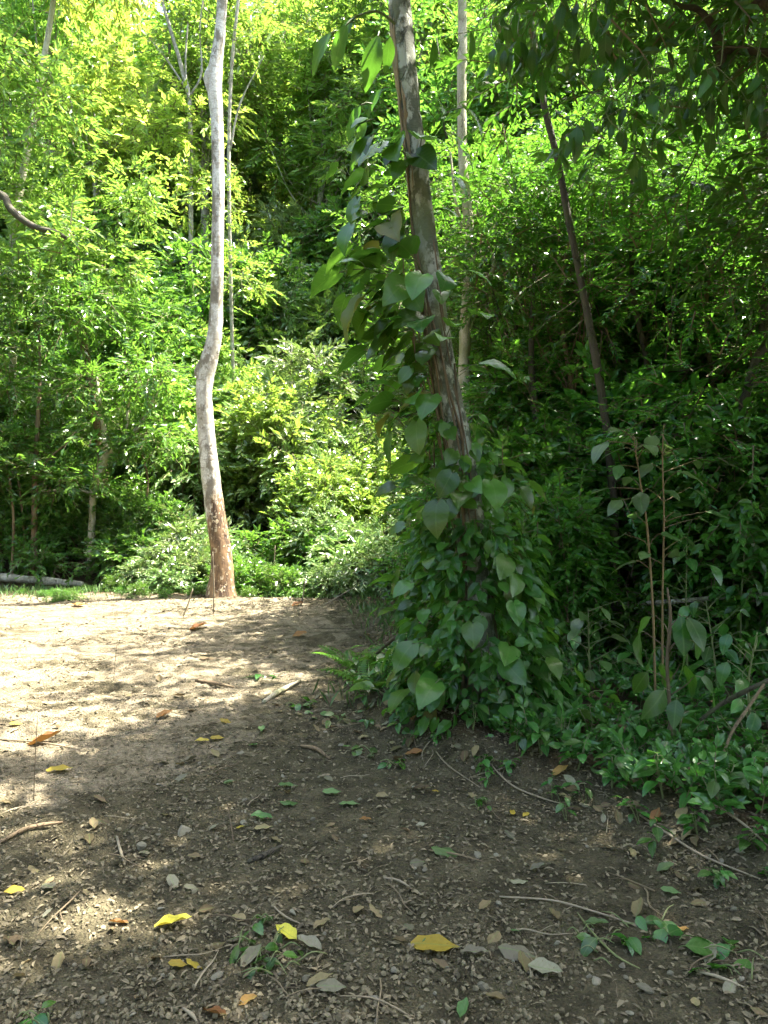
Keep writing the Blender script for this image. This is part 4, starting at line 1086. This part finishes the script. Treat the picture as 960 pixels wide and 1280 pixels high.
lv = [P(x, y, Y + lr.uniform(-.3, .3)) for x, y in ((774, 536), (792, 545), (762, 552), (806, 556), (818, 540), (775, 582), (788, 596), (778, 625), (800, 616), (768, 610), (782, 668), (800, 702), (794, 640), (822, 668), (828, 612), (785, 560))]
leafy_plant('pale_leaved_sapling', 'thin orange-stemmed sapling with pale flat leaves in the shaded woods', 'sapling',
            [([b - [0, 0, .1], P(818, 820, Y), P(815, 740, Y), P(808, 650, Y), P(800, 600, Y), P(792, 545, Y)], [.009, .008, .008, .007, .005, .003])], lv, OVAL_P, M['orange_stem'], b, .14, .24, 162)
b = base_at(829, Y + .2)
lv = [P(x, y, Y + .2 + lr.uniform(-.3, .3)) for x, y in ((835, 556), (818, 545), (850, 560), (845, 590), (815, 580), (860, 610), (842, 640), (872, 648), (812, 612), (855, 672), (880, 640), (838, 690), (810, 690), (870, 575))]
leafy_plant('pale_leaved_sapling', 'straight thin sapling with leaves in tiers next to the orange-stemmed one', 'sapling',
            [([b - [0, 0, .1], P(828, 780, Y + .2), P(829, 700, Y + .2), P(830, 640, Y + .2), P(828, 570, Y + .2), P(830, 530, Y + .2)], [.008, .008, .007, .006, .005, .002])], lv, OVAL_P, M['orange_stem'], b, .12, .22, 163)
Y = 4.5
b = base_at(838, Y)
lv = [P(x, y, Y + lr.uniform(-.18, .18)) for x, y in ((820, 770), (848, 768), (806, 790), (862, 800), (826, 810), (850, 830), (812, 838), (868, 845), (830, 860), (846, 872), (816, 880), (858, 890), (836, 905), (825, 830), (845, 800), (855, 770))]
leafy_plant('drooping_plant', 'dark broad-leaved plant drooping from one upright stem at the wood edge', 'plant',
            [([b - [0, 0, .1], P(838, 900, Y), P(834, 830, Y), P(838, 770, Y), P(834, 735, Y)], [.014, .012, .011, .009, .005])], lv, OVAL_D, M['twig'], b, .18, .28, 164, droop=.25)
for k, (px, Yk, h, lab) in enumerate(((700, 6.3, .55, 'small broad-leaved sapling just beyond the vine mound'), (900, 5.6, .8, 'broad-leaved sapling below the forked mossy trunk'),
                                      (945, 4.8, .75, 'broad-leaved sapling at the wood edge near the drooping dark plant'), (740, 5.8, .7, 'sapling with level leaves between the slim dark trunk and the vine mound'),
                                      (655, 6.6, 1.5, 'tall leafy sapling rising behind the vine mound'), (690, 7.4, 1.7, 'tall leafy sapling beside the slim dark trunk'), (925, 6.4, 1.6, 'tall leafy sapling beside the forked mossy trunk'),
                                      (860, 6.2, 1.2, 'leafy sapling in front of the forked mossy trunk'))):
    b = base_at(px, Yk)
    e = b + np.array([lr.normal(0, .08), lr.normal(0, .06), h])
    m = (b + e) / 2 + [lr.normal(0, .03), 0, 0]
    lv = []
    for t in np.linspace(.25, 1, int(12 + h * 6)):
        an = lr.uniform(0, 6.28); q = lr.uniform(.06, .26)
        lv.append(b * (1 - t) + e * t + [math.cos(an) * q, math.sin(an) * q, .05])
    leafy_plant('broad_leaved_sapling', lab, 'sapling', [([b - [0, 0, .1], m, e], [.009, .007, .003])], lv, OVAL_P if k == 3 else OVAL_U, M['green_stem'], b, .11, .19, 170 + k)

# low leafy plants carpeting the forest edge
protos = []
UL = 'low plant with glossy oval leaves in the carpet along the shaded forest edge'
for k in range(5):
    r = np.random.default_rng(181 + k)
    root = thing('ground_plant', (0, 0, 0), UL, 'plant', 'low plants carpeting the forest edge')
    h = r.uniform(.16, .32)
    tb = Tubes()
    for sidx in range(2):
        e = np.array([r.normal(0, .07), r.normal(0, .07), h * r.uniform(.7, 1)])
        tb.add([(0, 0, -.05), e * .5 + [.01, 0, .01], e], [.005, .004, .0025], 5, 3)
        for t in (.5, .8, 1.0):
            for sg in (1, -1):
                if r.random() < .25: continue
                an = r.uniform(0, 6.28) if t < .9 else r.uniform(0, 3) + (3.14 if sg < 0 else 0)
                put_leaf(root, OVAL_U[r.integers(4)], e * t, (math.cos(an), math.sin(an), r.uniform(-.1, .35)), (r.normal(0, .2), r.normal(0, .2), 1), r.uniform(.09, .15))
    obj('stem', tb.mesh('stem', M['green_stem']), root)
    protos.append(root)
pr = np.random.default_rng(190)
spots = []
tries = 0
while len(spots) < 120 and tries < 20000:
    tries += 1
    y = 3.1 + 4.2 * pr.random() ** 1.3; x = edge_x(y) + .05 + pr.random() ** 1.2 * 2.6
    if pr.random() < .18: x = edge_x(y) - .4 * pr.random()         # stragglers on the bare bank
    px = 480 + 924 * x / y
    if px > 1010 or px < 420: continue
    if math.hypot(x - vb[0], y - VY) < .55: continue
    if min([math.hypot(x - a[0], y - a[1]) for a in spots] or [9]) < .13: continue
    spots.append((x, y))
for k, (x, y) in enumerate(spots):
    s = pr.uniform(.75, 1.3) * (.55 if x < edge_x(y) + .05 else 1)
    if k < 5:
        protos[k].location = (x, y, float(gz(x, y)) - .01)
    else:
        copy_tree(protos[pr.integers(5)], (x, y, float(gz(x, y)) - .01), pr.uniform(0, 6.28), s)
# matted leaves between them
n = 2600
y = 3.1 + 6.5 * pr.random(n) ** 1.2; x = edge_x(y) + .05 + pr.random(n) * (2.2 + y * .35)
ok = np.hypot(x - vb[0], y - VY) > .4
x, y = x[ok], y[ok]
Cc = np.stack([x, y, gz(x, y) + pr.uniform(0, .16, len(x))], 1)
Dd = np.stack([pr.normal(0, .6, len(x)), pr.normal(0, .6, len(x)), np.full(len(x), .7)], 1)
o = obj('undergrowth', foliage_mesh('undergrowth', pr, Cc, Dd, 6, .18, .085, .5, M['leaf_under'], T6))
tag(o, 'tangled low leaves matting the floor of the shaded woods', 'undergrowth', None, 'stuff')

# ferns and fronds beside the vine mound
def frond_mesh(seed, n=13):
    r = np.random.default_rng(seed)
    t = np.linspace(.12, 1, n)
    pos = np.stack([np.zeros(n), t, .25 * t - .45 * t ** 2], 1)
    pos = np.repeat(pos, 2, 0); sd = np.tile([1, -1], n); tt = np.repeat(t, 2)
    Ld = np.stack([sd, np.full(2 * n, .35), np.full(2 * n, -.15)], 1)
    Nn = np.tile([0, .2, 1.0], (2 * n, 1)) + r.normal(0, .1, (2 * n, 3))
    ln = .27 * np.sin(np.pi * np.clip(tt * .85 + .12, 0, 1)) ** .8 + .02
    V, F, uv = place_leaves(pos, Ld, Nn, ln, ln * .26, T4)
    q = np.stack([np.zeros(6), np.linspace(0, 1, 6), .25 * np.linspace(0, 1, 6) - .45 * np.linspace(0, 1, 6) ** 2], 1)
    w = .009
    tv = np.concatenate([q + [w, 0, 0], q - [w, 0, 0]]); tf = np.concatenate([np.stack([np.arange(5), np.arange(5) + 6, np.arange(1, 6)], 1), np.stack([np.arange(1, 6), np.arange(5) + 6, np.arange(1, 6) + 6], 1)]) + len(V)
    return to_mesh('frond', np.vstack([V, tv]), np.vstack([F, tf]), [M['leaf_mid']], None, np.vstack([uv, np.zeros((12, 2))]))
FR = [frond_mesh(300 + k) for k in range(3)]
frr = np.random.default_rng(305)
for k, (px, py, lab) in enumerate(((462, 868, 'fern with arching fronds at the foot of the vine mound'), (500, 845, 'fern half hidden against the side of the vine mound'), (440, 840, 'small fern on the bare bank beside the vine mound'),
                                   (520, 800, 'fern behind the vine mound at the edge of the sunny clearing'))):
    b = G(px, py)
    root = thing('fern', b, lab, 'fern')
    for q in range(7):
        an = q * .9 + frr.uniform(-.2, .2)
        put_leaf(root, FR[q % 3], b + [0, 0, .02], (math.cos(an), math.sin(an), .75), (-math.cos(an) * .6, -math.sin(an) * .6, 1), frr.uniform(.28, .5), 'frond')

# leaning sticks beside the mound and in the woods
def stick(name, label, pts, rad, mat, cat='stick', group=None, seg=6):
    b = np.asarray(pts[len(pts) // 2], float)
    return tag(obj(name, Tubes().add(pts, rad, seg, 4, .1).mesh(name, mat, b), loc=b), label, cat, group)
def on_ground(px, py, lift=.01):
    return G(px, py) + [0, 0, lift]
stick('dead_branch', 'dark dead branch leaning out of the vine mound over the bank', [on_ground(452, 838), P(490, 800, 6.0), P(540, 772, 5.8)], [.012, .016, .02], M['bark_dark'])
stick('dead_branch', 'thin pale dead stick leaning against the vine mound', [on_ground(488, 790), P(500, 760, 7.0), P(514, 730, 6.6)], [.008, .008, .006], M['twig_pale'])
stick('fallen_pole', 'thin pale pole lying level through the woods behind the orange-stemmed sapling', [P(772, 756, 7.3), P(840, 752, 6.9), P(900, 747, 6.8), P(975, 742, 6.6)], [.02, .022, .022, .02], M['bark_grey'])
stick('dead_branch', 'dark bent branch lying across the low plants at the wood edge', [P(875, 900, 4.6), P(905, 878, 4.6), P(940, 860, 4.5), P(985, 840, 4.5)], [.012, .015, .015, .014], M['bark_dark'])
stick('dead_branch', 'thin crossed branch propped among the low plants at the wood edge', [P(900, 955, 4.2), P(915, 915, 4.3), P(935, 885, 4.35), P(955, 855, 4.4)], [.008, .01, .01, .008], M['bark_brown'])
for (a, c, lab) in (((228, 770), (241, 736), 'white dead stick leaning out of the weeds by the cream-barked tree'), ((267, 768), (266, 690), 'thin pale stake standing upright against the cream-barked tree'),
                    ((376, 756), (381, 726), 'short pale stick upright in the weeds past the cream-barked tree'), ((398, 758), (446, 732), 'long pale stick slanting from the weeds past the cream-barked tree'),
                    ((338, 742), (344, 682), 'thin dry stem upright in the weeds past the cream-barked tree')):
    p0 = on_ground(a[0], a[1], -.03) if a[1] > 750 else base_at(a[0], 13.6)
    stick('dead_stick', lab, [p0, (p0 + P(c[0], c[1], p0[1])) / 2 + [.01, 0, 0], P(c[0], c[1], p0[1])], [.012, .011, .007], M['twig_pale'])

# ================================================================== things lying on the ground
def ground_normal(x, y, e=.06):
    dx = (float(gz(x + e, y)) - float(gz(x - e, y))) / (2 * e); dy = (float(gz(x, y + e)) - float(gz(x, y - e))) / (2 * e)
    return norm(np.array([-dx, -dy, 1.0]))
def lay(mesh, name, p, rz, s, label, cat, group=None, tilt=.15, r=None, lift=.012):
    n = norm(ground_normal(p[0], p[1]) + (r.normal(0, tilt, 3) if r is not None else 0))
    y = np.array([math.cos(rz), math.sin(rz), 0]); y = norm(y - (y @ n) * n); x = np.cross(y, n)
    s3 = (s, s, s) if np.isscalar(s) else s
    o = obj(name, mesh)
    c = np.asarray(p) + n * lift
    o.matrix_world = Matrix(((x[0] * s3[0], y[0] * s3[1], n[0] * s3[2], c[0]), (x[1] * s3[0], y[1] * s3[1], n[1] * s3[2], c[1]), (x[2] * s3[0], y[2] * s3[1], n[2] * s3[2], c[2]), (0, 0, 0, 1)))
    return tag(o, label, cat, group)
def fallen_mesh(prof, fold, droop, wave, seed, leafm):
    V, F, uv = leaf_template(7, prof, fold, droop, wave, seed)
    V[:, 1] -= .5
    V[:, 2] += .06 - V[:, 2].min() * 0 + droop * .25
    return to_mesh('fallen_leaf', V, F, [leafm, M['twig']], None, uv, smooth=True)
FLAT = {k: [fallen_mesh(oval, f, d, w, 400 + i, M[m]) for i, (f, d, w) in enumerate(((.15, .1, .03), (.5, -.15, .05), (-.3, .25, .04), (.8, -.3, .04)))]
        for k, m in (('yellow', 'yellow_leaf'), ('dry', 'dry_leaf'), ('grey', 'grey_leaf'), ('orange', 'orange_leaf'), ('green', 'green_fallen'))}
gr = np.random.default_rng(501)
for (px, py, kind, rz, ln, var, lab) in (
        (545, 1188, 'yellow', -.15, .18, 0, 'large clear yellow leaf lying on gravelly soil'),
        (215, 1160, 'yellow', .4, .13, 1, 'greenish yellow leaf with folded edges near the two small yellow scraps'),
        (222, 1210, 'yellow', .2, .07, 0, 'small yellow leaf scrap, paired with another, on dark soil'),
        (243, 1210, 'yellow', -.1, .07, 2, 'narrow yellow leaf scrap touching its pair on dark soil'),
        (358, 1172, 'yellow', 2.4, .11, 1, 'curled yellow leaf beside a pale shrivelled one'),
        (388, 1188, 'grey', 2.6, .10, 3, 'pale shrivelled leaf beside the curled yellow one'),
        (592, 1196, 'grey', .1, .09, 1, 'cupped grey-brown leaf beside the large yellow leaf'),
        (652, 1196, 'grey', -.2, .16, 2, 'long grey-brown leaf arched over the gravel'),
        (680, 1216, 'grey', -.3, .11, 1, 'grey-brown leaf tucked under the long arched one'),
        (800, 1142, 'dry', .9, .09, 3, 'tan curled leaf near the torn green vine'),
        (605, 1138, 'dry', .8, .07, 3, 'tan folded leaf on bare dark soil'),
        (672, 1088, 'grey', .3, .07, 1, 'pale small leaf lying on the dark soil below the bank'),
        (645, 1168, 'green', .1, .04, 0, 'tiny green leaf piece on the gravel'),
        (325, 1025, 'green', .3, .11, 1, 'pale bluish green leaf lying face up on the gravel'),
        (330, 1038, 'dry', .2, .09, 0, 'tan leaf under the pale bluish green leaf'),
        (302, 1037, 'yellow', .6, .05, 0, 'bright yellow scrap next to the pale bluish green leaf'),
        (360, 985, 'green', .1, .11, 0, 'dark green leaf at the edge of the sunlit sand'),
        (362, 1006, 'green', .5, .11, 2, 'dark green leaf just below its twin at the edge of the shade'),
        (415, 993, 'green', .3, .11, 0, 'fresh light green leaf on the gravel below the bank'),
        (438, 1009, 'green', -.2, .12, 0, 'flat green leaf lying alone below the bank'),
        (456, 1028, 'orange', .1, .06, 1, 'small orange-tan leaf below the bank'),
        (545, 992, 'yellow', .2, .05, 0, 'yellow leaf on the soil at the foot of the vine mound'),
        (560, 1068, 'green', -.1, .15, 2, 'long narrow green leaf lying flat on dark soil'),
        (75, 965, 'yellow', .1, .16, 0, 'yellow leaf flat on the sunlit sand'),
        (272, 925, 'yellow', .1, .10, 0, 'golden leaf on the sand at the shadow edge'),
        (252, 929, 'yellow', .2, .09, 1, 'golden leaf beside another at the shadow edge of the sand'),
        (283, 903, 'yellow', 0, .1, 2, 'pale yellow leaf on the sunlit sand'),
        (205, 897, 'orange', .6, .12, 3, 'brown curled leaf alone on the bright sand'),
        (20, 907, 'yellow', .4, .09, 0, 'small golden leaf on the bright sand'),
        (55, 930, 'orange', .3, .2, 3, 'reddish brown crumpled leaf at the end of a thin shadow line'),
        (18, 1118, 'yellow', .1, .08, 1, 'dull yellow leaf curled on gravelly soil'),
        (248, 786, 'orange', .3, .24, 1, 'bright orange leaf on the sand near the cream-barked tree'),
        (375, 795, 'orange', .2, .18, 1, 'orange leaf near the grassy far edge of the sand'),
        (262, 824, 'dry', .2, .2, 2, 'tan leaf flat on the streaked sand'),
        (98, 758, 'orange', .1, .22, 1, 'orange leaf by the fallen grey log'),
        (372, 757, 'orange', .4, .2, 1, 'orange leaf among the weeds at the far edge'),
        (820, 1025, 'orange', .8, .09, 3, 'rolled brown leaf at the foot of the wood-edge plants'),
        (700, 968, 'orange', .4, .1, 3, 'tan dead leaf on the bank by the wood-edge plants'),
        (862, 1000, 'orange', -.4, .08, 1, 'orange-brown leaf caught on the wood-edge plants'),
        (640, 1018, 'yellow', 1.2, .06, 0, 'small pale yellow leaf in the sun fleck below the bank'),
        (657, 1022, 'yellow', .7, .05, 1, 'small golden leaf in the sun fleck below the bank'),
        (745, 1160, 'green', -.3, .09, 1, 'torn green leaf on gravel near the tan curled leaf'),
        (832, 1088, 'green', .2, .08, 1, 'green torn leaf on the dark soil below the wood-edge plants'),
        (415, 1238, 'grey', 0, .1, 0, 'pale flat piece of leaf near the cut grass')):
    p = G(px, py)
    lay(FLAT[kind][var], 'fallen_leaf', p, rz, ln, lab, 'leaf', None, .12, gr)
for kind, n, lab, grp in (('dry', 170, 'small dry tan leaf lying loose on the clearing floor', 'dry tan leaves on the clearing floor'),
                          ('grey', 55, 'small withered grey leaf lying loose on the clearing floor', 'withered grey leaves on the clearing floor'),
                          ('orange', 8, 'small orange-brown leaf lying loose on the clearing floor', 'orange-brown leaves on the clearing floor'),
                          ('green', 16, 'small fallen green leaf on the clearing floor', 'fallen green leaves on the clearing floor')):
    k = 0
    while k < n:
        if gr.random() < .55:
            px, py = gr.uniform(-10, 970), 780 + 500 * gr.random() ** .8
        else:                                                      # thicker along the bank
            y = gr.uniform(3.0, 9.5); x = edge_x(y) + gr.normal(-.1, .25)
            px, py = 480 + 924 * x / y, 640 + 924 * CAMH / y
        if py > 1275: continue
        p = G(px, py)
        if p[0] > edge_x(p[1]) + .3: continue
        if kind == 'green' and p[0] < -.9: continue
        s = gr.uniform(.035, .085) * (1 + .06 * p[1])
        lay(FLAT[kind][gr.integers(4)], 'fallen_leaf', p, gr.uniform(0, 6.28), s, lab, 'leaf', grp, .25, gr, .008)
        k += 1

# stones big enough to count
def stone_mesh(seed, sub=2):
    import bmesh
    r = np.random.default_rng(seed)
    bm = bmesh.new(); bmesh.ops.create_icosphere(bm, subdivisions=sub, radius=.5)
    V = np.array([v.co[:] for v in bm.verts])
    for q in range(7):                                             # chip flat faces off
        d = norm(r.normal(0, 1, 3)); c = r.uniform(.14, .36)
        h = V @ d; V = V - np.maximum(h - c, 0)[:, None] * d
    V = V * r.uniform(.6, 1.25, 3) * [1, 1, .65] + r.normal(0, .012, V.shape)
    F = np.array([[v.index for v in f.verts] for f in bm.faces]); bm.free()
    return V, F
SV = [stone_mesh(600 + k) for k in range(7)]
SM = [to_mesh('stone', V, F, [M['stone']], smooth=False) for V, F in SV]
for (px, py, s, lab) in ((232, 1040, .085, 'largest pale stone lying on the gravel near the green leaf'), (605, 1235, .06, 'rounded tan stone near the yellow leaf'), (805, 1238, .07, 'broad tan stone in the gravel below the torn vine'), (175, 1062, .07, 'flat pale stone half sunk in gravel')):
    lay(SM[gr.integers(7)], 'stone', G(px, py), gr.uniform(0, 6), s, lab, 'stone', None, .1, gr, s * .12)
k = 0
while k < 190:
    y = 2.15 + 3.6 * gr.random() ** 1.4; x = gr.uniform(-.54, .54) * y
    if x > edge_x(y) + .05: continue
    p = np.array([x, y, float(gz(x, y))])
    s = gr.uniform(.018, .036) * (1.5 if gr.random() < .12 else 1)
    if y > 4 + (x + 2) * 1.25 and gr.random() < .8: continue
    lay(SM[gr.integers(7)], 'stone', p, gr.uniform(0, 6.28), s, 'small angular tan stone lying in the gravelly soil', 'stone', 'small stones in the gravelly soil', .2, gr, s * .15)
    k += 1
# gravel too fine to count
PV = []
for k in range(6):
    V, F = stone_mesh(650 + k, 1); PV.append((V, F))
Vs, Fs, off = [], [], 0
n = 50000
y = 1.9 + 6.0 * gr.random(n) ** 1.7; x = gr.uniform(-.58, .58, n) * y
soil = (y < 4.0 + (x + 2.0) * 1.25 + gr.normal(0, .5, n)) | (gr.random(n) < .15)
ok = (x < edge_x(y) + .25) & soil & (gr.random(n) < .55 + 1.5 * vnoise(x, y, 1.9) + .5 * vnoise(x, y, 6.0))
x, y = x[ok], y[ok]
z = gz(x, y)
sz = .006 + .024 * gr.random(len(x)) ** 2.8
for k in range(6):
    m = np.arange(len(x)) % 6 == k
    V, F = PV[k]
    Q = np.linalg.qr(gr.normal(0, 1, (m.sum(), 3, 3)))[0]
    W = np.einsum('nij,vj->nvi', Q, V) * sz[m][:, None, None]
    W += np.stack([x[m], y[m], z[m] + sz[m] * .25], -1)[:, None]
    Fs.append((F[None] + (np.arange(m.sum()) * len(V))[:, None, None]).reshape(-1, 3) + off); Vs.append(W.reshape(-1, 3)); off += m.sum() * len(V)
tag(obj('gravel', to_mesh('gravel', np.vstack(Vs), np.vstack(Fs), [M['gravel']])), 'fine tan gravel strewn over the soil', 'gravel', None, 'stuff')
# crumbs of leaf and bark
n = 40000
y = 1.9 + 11.5 * gr.random(n) ** 1.35; x = gr.uniform(-.58, .58, n) * y
nearbank = np.exp(-((x - edge_x(y)) / .5) ** 2) + np.exp(-((y - 13.2) / 1.0) ** 2)
ok = (x < edge_x(y) + .4) & (gr.random(n) < .2 + .9 * (vnoise(x, y, 1.4) + .25) + nearbank)
x, y = x[ok], y[ok]; n = len(x)
pos = np.stack([x, y, gz(x, y) + .006], 1)
an = gr.uniform(0, 6.28, n)
V, F, uv = place_leaves(pos, np.stack([np.cos(an), np.sin(an), gr.normal(0, .2, n)], 1), np.stack([gr.normal(0, .35, n), gr.normal(0, .35, n), np.ones(n)], 1),
                        (.012 + .036 * gr.random(n) ** 1.6) * (1 + .1 * np.maximum(y - 3, 0)), gr.uniform(.006, .018, n) * (1 + .13 * np.maximum(y - 3, 0)), T6)
tag(obj('litter', to_mesh('litter', V, F, [M['litter']], None, uv)), 'crumbled dry leaf litter scattered over the clearing', 'litter', None, 'stuff')

# twigs lying about
for (pts, rad, mat, lab) in (
        ([(0, 1055), (30, 1042), (55, 1036), (78, 1030)], .011, 'bark_brown', 'red-brown stick lying on the sunny sand edge'),
        ([(245, 852), (270, 858), (292, 861)], .018, 'bark_brown', 'short brown stick on the shaded streak of sand'),
        ([(330, 880), (350, 868), (375, 853)], .022, 'bark_pale', 'thick pale broken stick at the end of the sandy patch'),
        ([(376, 934), (395, 940), (412, 950)], .013, 'bark_brown', 'short brown stick on the bank below the ferns'),
        ([(0, 925), (40, 930), (70, 934), (100, 938)], .006, 'twig', 'thin dark root across the bright sand'),
        ([(624, 1122), (690, 1130), (745, 1145), (810, 1162)], .0045, 'twig_pale', 'long thin pale runner stretched across the gravel'),
        ([(722, 1142), (740, 1170), (770, 1200), (800, 1212)], .004, 'green_stem', 'green trailing stem of a torn vine on the gravel'),
        ([(775, 1155), (810, 1160), (845, 1158)], .004, 'green_stem', 'second green trailing stem arching over the gravel'),
        ([(480, 1098), (500, 1106), (522, 1118)], .005, 'twig_pale', 'short pale twig on the dark soil'),
        ([(536, 1064), (570, 1072), (604, 1078)], .005, 'twig', 'brown twig beside the long narrow green leaf'),
        ([(612, 955), (640, 985), (680, 1002), (705, 1006)], .005, 'twig_pale', 'curved pale root curling out of the bank'),
        ([(800, 1020), (840, 1050), (880, 1075), (950, 1100)], .006, 'twig_pale', 'long pale root trailing down the bank by the woods'),
        ([(850, 1005), (890, 1010), (930, 1035), (962, 1060)], .006, 'twig_pale', 'pale curling root among the wood-edge plants'),
        ([(146, 1048), (150, 1066), (156, 1082)], .008, 'twig_pale', 'short forked pale twig on the gravel'),
        ([(284, 1010), (288, 1030), (292, 1055)], .004, 'twig', 'thin dark twig by the bright yellow scrap'),
        ([(310, 1080), (335, 1072), (352, 1060)], .012, 'bark_dark', 'dark bark scrap beside the bluish green leaf'),
        ([(340, 1132), (356, 1150), (380, 1158)], .004, 'twig_pale', 'thin hooked pale twig above the cut grass'),
        ([(228, 1262), (240, 1275), (246, 1285)], .006, 'twig_pale', 'pale peeled stick near the cut grass'),
        ([(545, 940), (560, 960), (600, 985)], .005, 'twig_pale', 'thin root hanging from the foot of the vine mound'),
        ([(870, 1215), (900, 1228), (930, 1236)], .006, 'twig_pale', 'pale stalk beside the torn green vine')):
    pp = []
    for k, (x, y) in enumerate(pts):
        p = G(x, min(y, 1279)) if y < 1280 else G(x, 1279)
        pp.append(p + [0, 0, rad * .8 + (.012 if 0 < k < len(pts) - 1 else 0)])
    stick('fallen_twig', lab, pp, [rad * .8] + [rad] * (len(pp) - 2) + [rad * .5], M[mat], 'twig')
k = 0
TW = []
for q in range(5):
    r = np.random.default_rng(700 + q)
    tb = Tubes().add([(-.5, 0, 0), (-.2, r.normal(0, .06), .03), (.15, r.normal(0, .08), .02), (.5, r.normal(0, .06), .01)], [.012, .014, .012, .006], 5, 3, .1)
    if q % 2: tb.add([(.0, 0, .02), (.15, .12, .05), (.25, .22, .03)], [.009, .007, .004], 5, 2)
    TW.append(tb.mesh('fallen_twig', M['twig_pale' if q < 3 else 'twig']))
while k < 120:
    if gr.random() < .5:
        px, py = gr.uniform(0, 960), gr.uniform(790, 1270)
    else:
        y = gr.uniform(3.0, 10); x = edge_x(y) + gr.normal(0, .22); px, py = 480 + 924 * x / y, 640 + 924 * CAMH / y
    if not 760 < py < 1275: continue
    p = G(px, py)
    q = gr.integers(5)
    lay(TW[q], 'fallen_twig', p, gr.uniform(0, 6.28), gr.uniform(.08, .3), 'thin pale twig lying loose on the clearing floor' if q < 3 else 'thin brown twig lying loose on the clearing floor', 'twig',
        'pale twigs on the clearing floor' if q < 3 else 'brown twigs on the clearing floor', .08, gr, .01)
    k += 1

# torn-off greenery on the bare soil
for k, (px, py, n, spread, s, lab) in enumerate(((335, 1195, 16, .12, .07, 'clump of cut green grass blades on the dark soil'), (790, 1165, 9, .14, .09, 'torn green vine with wilted leaves on the gravel'), (900, 1200, 8, .14, .12, 'torn broad-leaved sprig at the edge of the gravel'),
                                            (455, 945, 8, .12, .08, 'yellowing sprig on the bank below the ferns'), (380, 885, 10, .16, .1, 'small leafy weed at the end of the sandy patch'), (330, 1155, 4, .05, .06, 'tiny green sprig on the gravel'),
                                            (500, 960, 6, .09, .07, 'little weed at the foot of the bank'), (745, 1195, 6, .1, .08, 'wilted green sprig joined to the torn vine'), (40, 1285, 5, .06, .07, 'small green weed on the dark soil'),
                                            (600, 1010, 5, .08, .06, 'small weed below the vine mound'), (425, 905, 8, .12, .09, 'leafy weed on the bank beside the small fern'), (330, 850, 6, .16, .1, 'weed on the sand below the cream-barked tree'))):
    p = G(px, min(py, 1278))
    root = thing('torn_weed', p, lab, 'weed')
    for q in range(n):
        an = gr.uniform(0, 6.28); d = spread * math.sqrt(gr.random())
        w = np.array([p[0] + math.cos(an) * d, p[1] + math.sin(an) * d, 0]); w[2] = float(gz(w[0], w[1])) + gr.uniform(.01, .035)
        a2 = gr.uniform(0, 6.28)
        ms = LANCE_V if k == 0 else (OVAL_U if k not in (3, 10) else OVAL_P)
        put_leaf(root, ms[gr.integers(3)], w, (math.cos(a2), math.sin(a2), gr.uniform(.0, .4)), (gr.normal(0, .3), gr.normal(0, .3), 1), s * gr.uniform(.7, 1.3), 'leaf')
    tb = Tubes()
    for q in range(4 if k else 14):
        an = gr.uniform(0, 6.28); L_ = spread * gr.uniform(.5, 1)
        o0 = np.array([gr.normal(0, spread * .4), gr.normal(0, spread * .4), .012]); e = o0 + [math.cos(an) * L_, math.sin(an) * L_, gr.uniform(0, .03)]
        tb.add([o0, (o0 + e) / 2 + [0, 0, .02], e], [.003, .003, .0015], 4, 3)
    obj('stem', tb.mesh('stem', M['green_stem']), root)["kind"] = "stuff"
# thin dry stalks standing in the sand
for (px, y0, y1, lab) in ((42, 1000, 895, 'thin dry stalk standing in the sunny sand'), (142, 850, 800, 'tiny dry stalk standing in the streaked sand')):
    p = G(px, y0)
    stick('dry_stalk', lab, [p - [0, 0, .02], P(px + 2, (y0 + y1) / 2, p[1]), P(px + 5, y1, p[1])], [.003, .0025, .0015], M['twig'], 'stalk')

# thin grass at the far edge of the clearing and along the bank
n = 3400
y = np.where(gr.random(n) < .75, gr.normal(13.7, .35, n), gr.uniform(5.5, 13, n))
x = np.where(y > 12.6, gr.uniform(-8.5, .2, n), edge_x(y) + gr.normal(.05, .18, n))
dens = vnoise(x, y, 1.7) + .5
ok = (gr.random(n) < dens * 1.3); x, y = x[ok], y[ok]; n = len(x)
pos = np.stack([x, y, gz(x, y) - .005], 1)
V, F, uv = place_leaves(pos, np.stack([gr.normal(0, .45, n), gr.normal(0, .45, n), np.ones(n)], 1), gr.normal(0, 1, (n, 3)), gr.uniform(.05, .2, n), np.full(n, .011), T4)
tag(obj('grass', to_mesh('grass', V, F, [M['leaf_pale']], None, uv)), 'thin pale grass along the far edge of the clearing', 'grass', None, 'stuff')
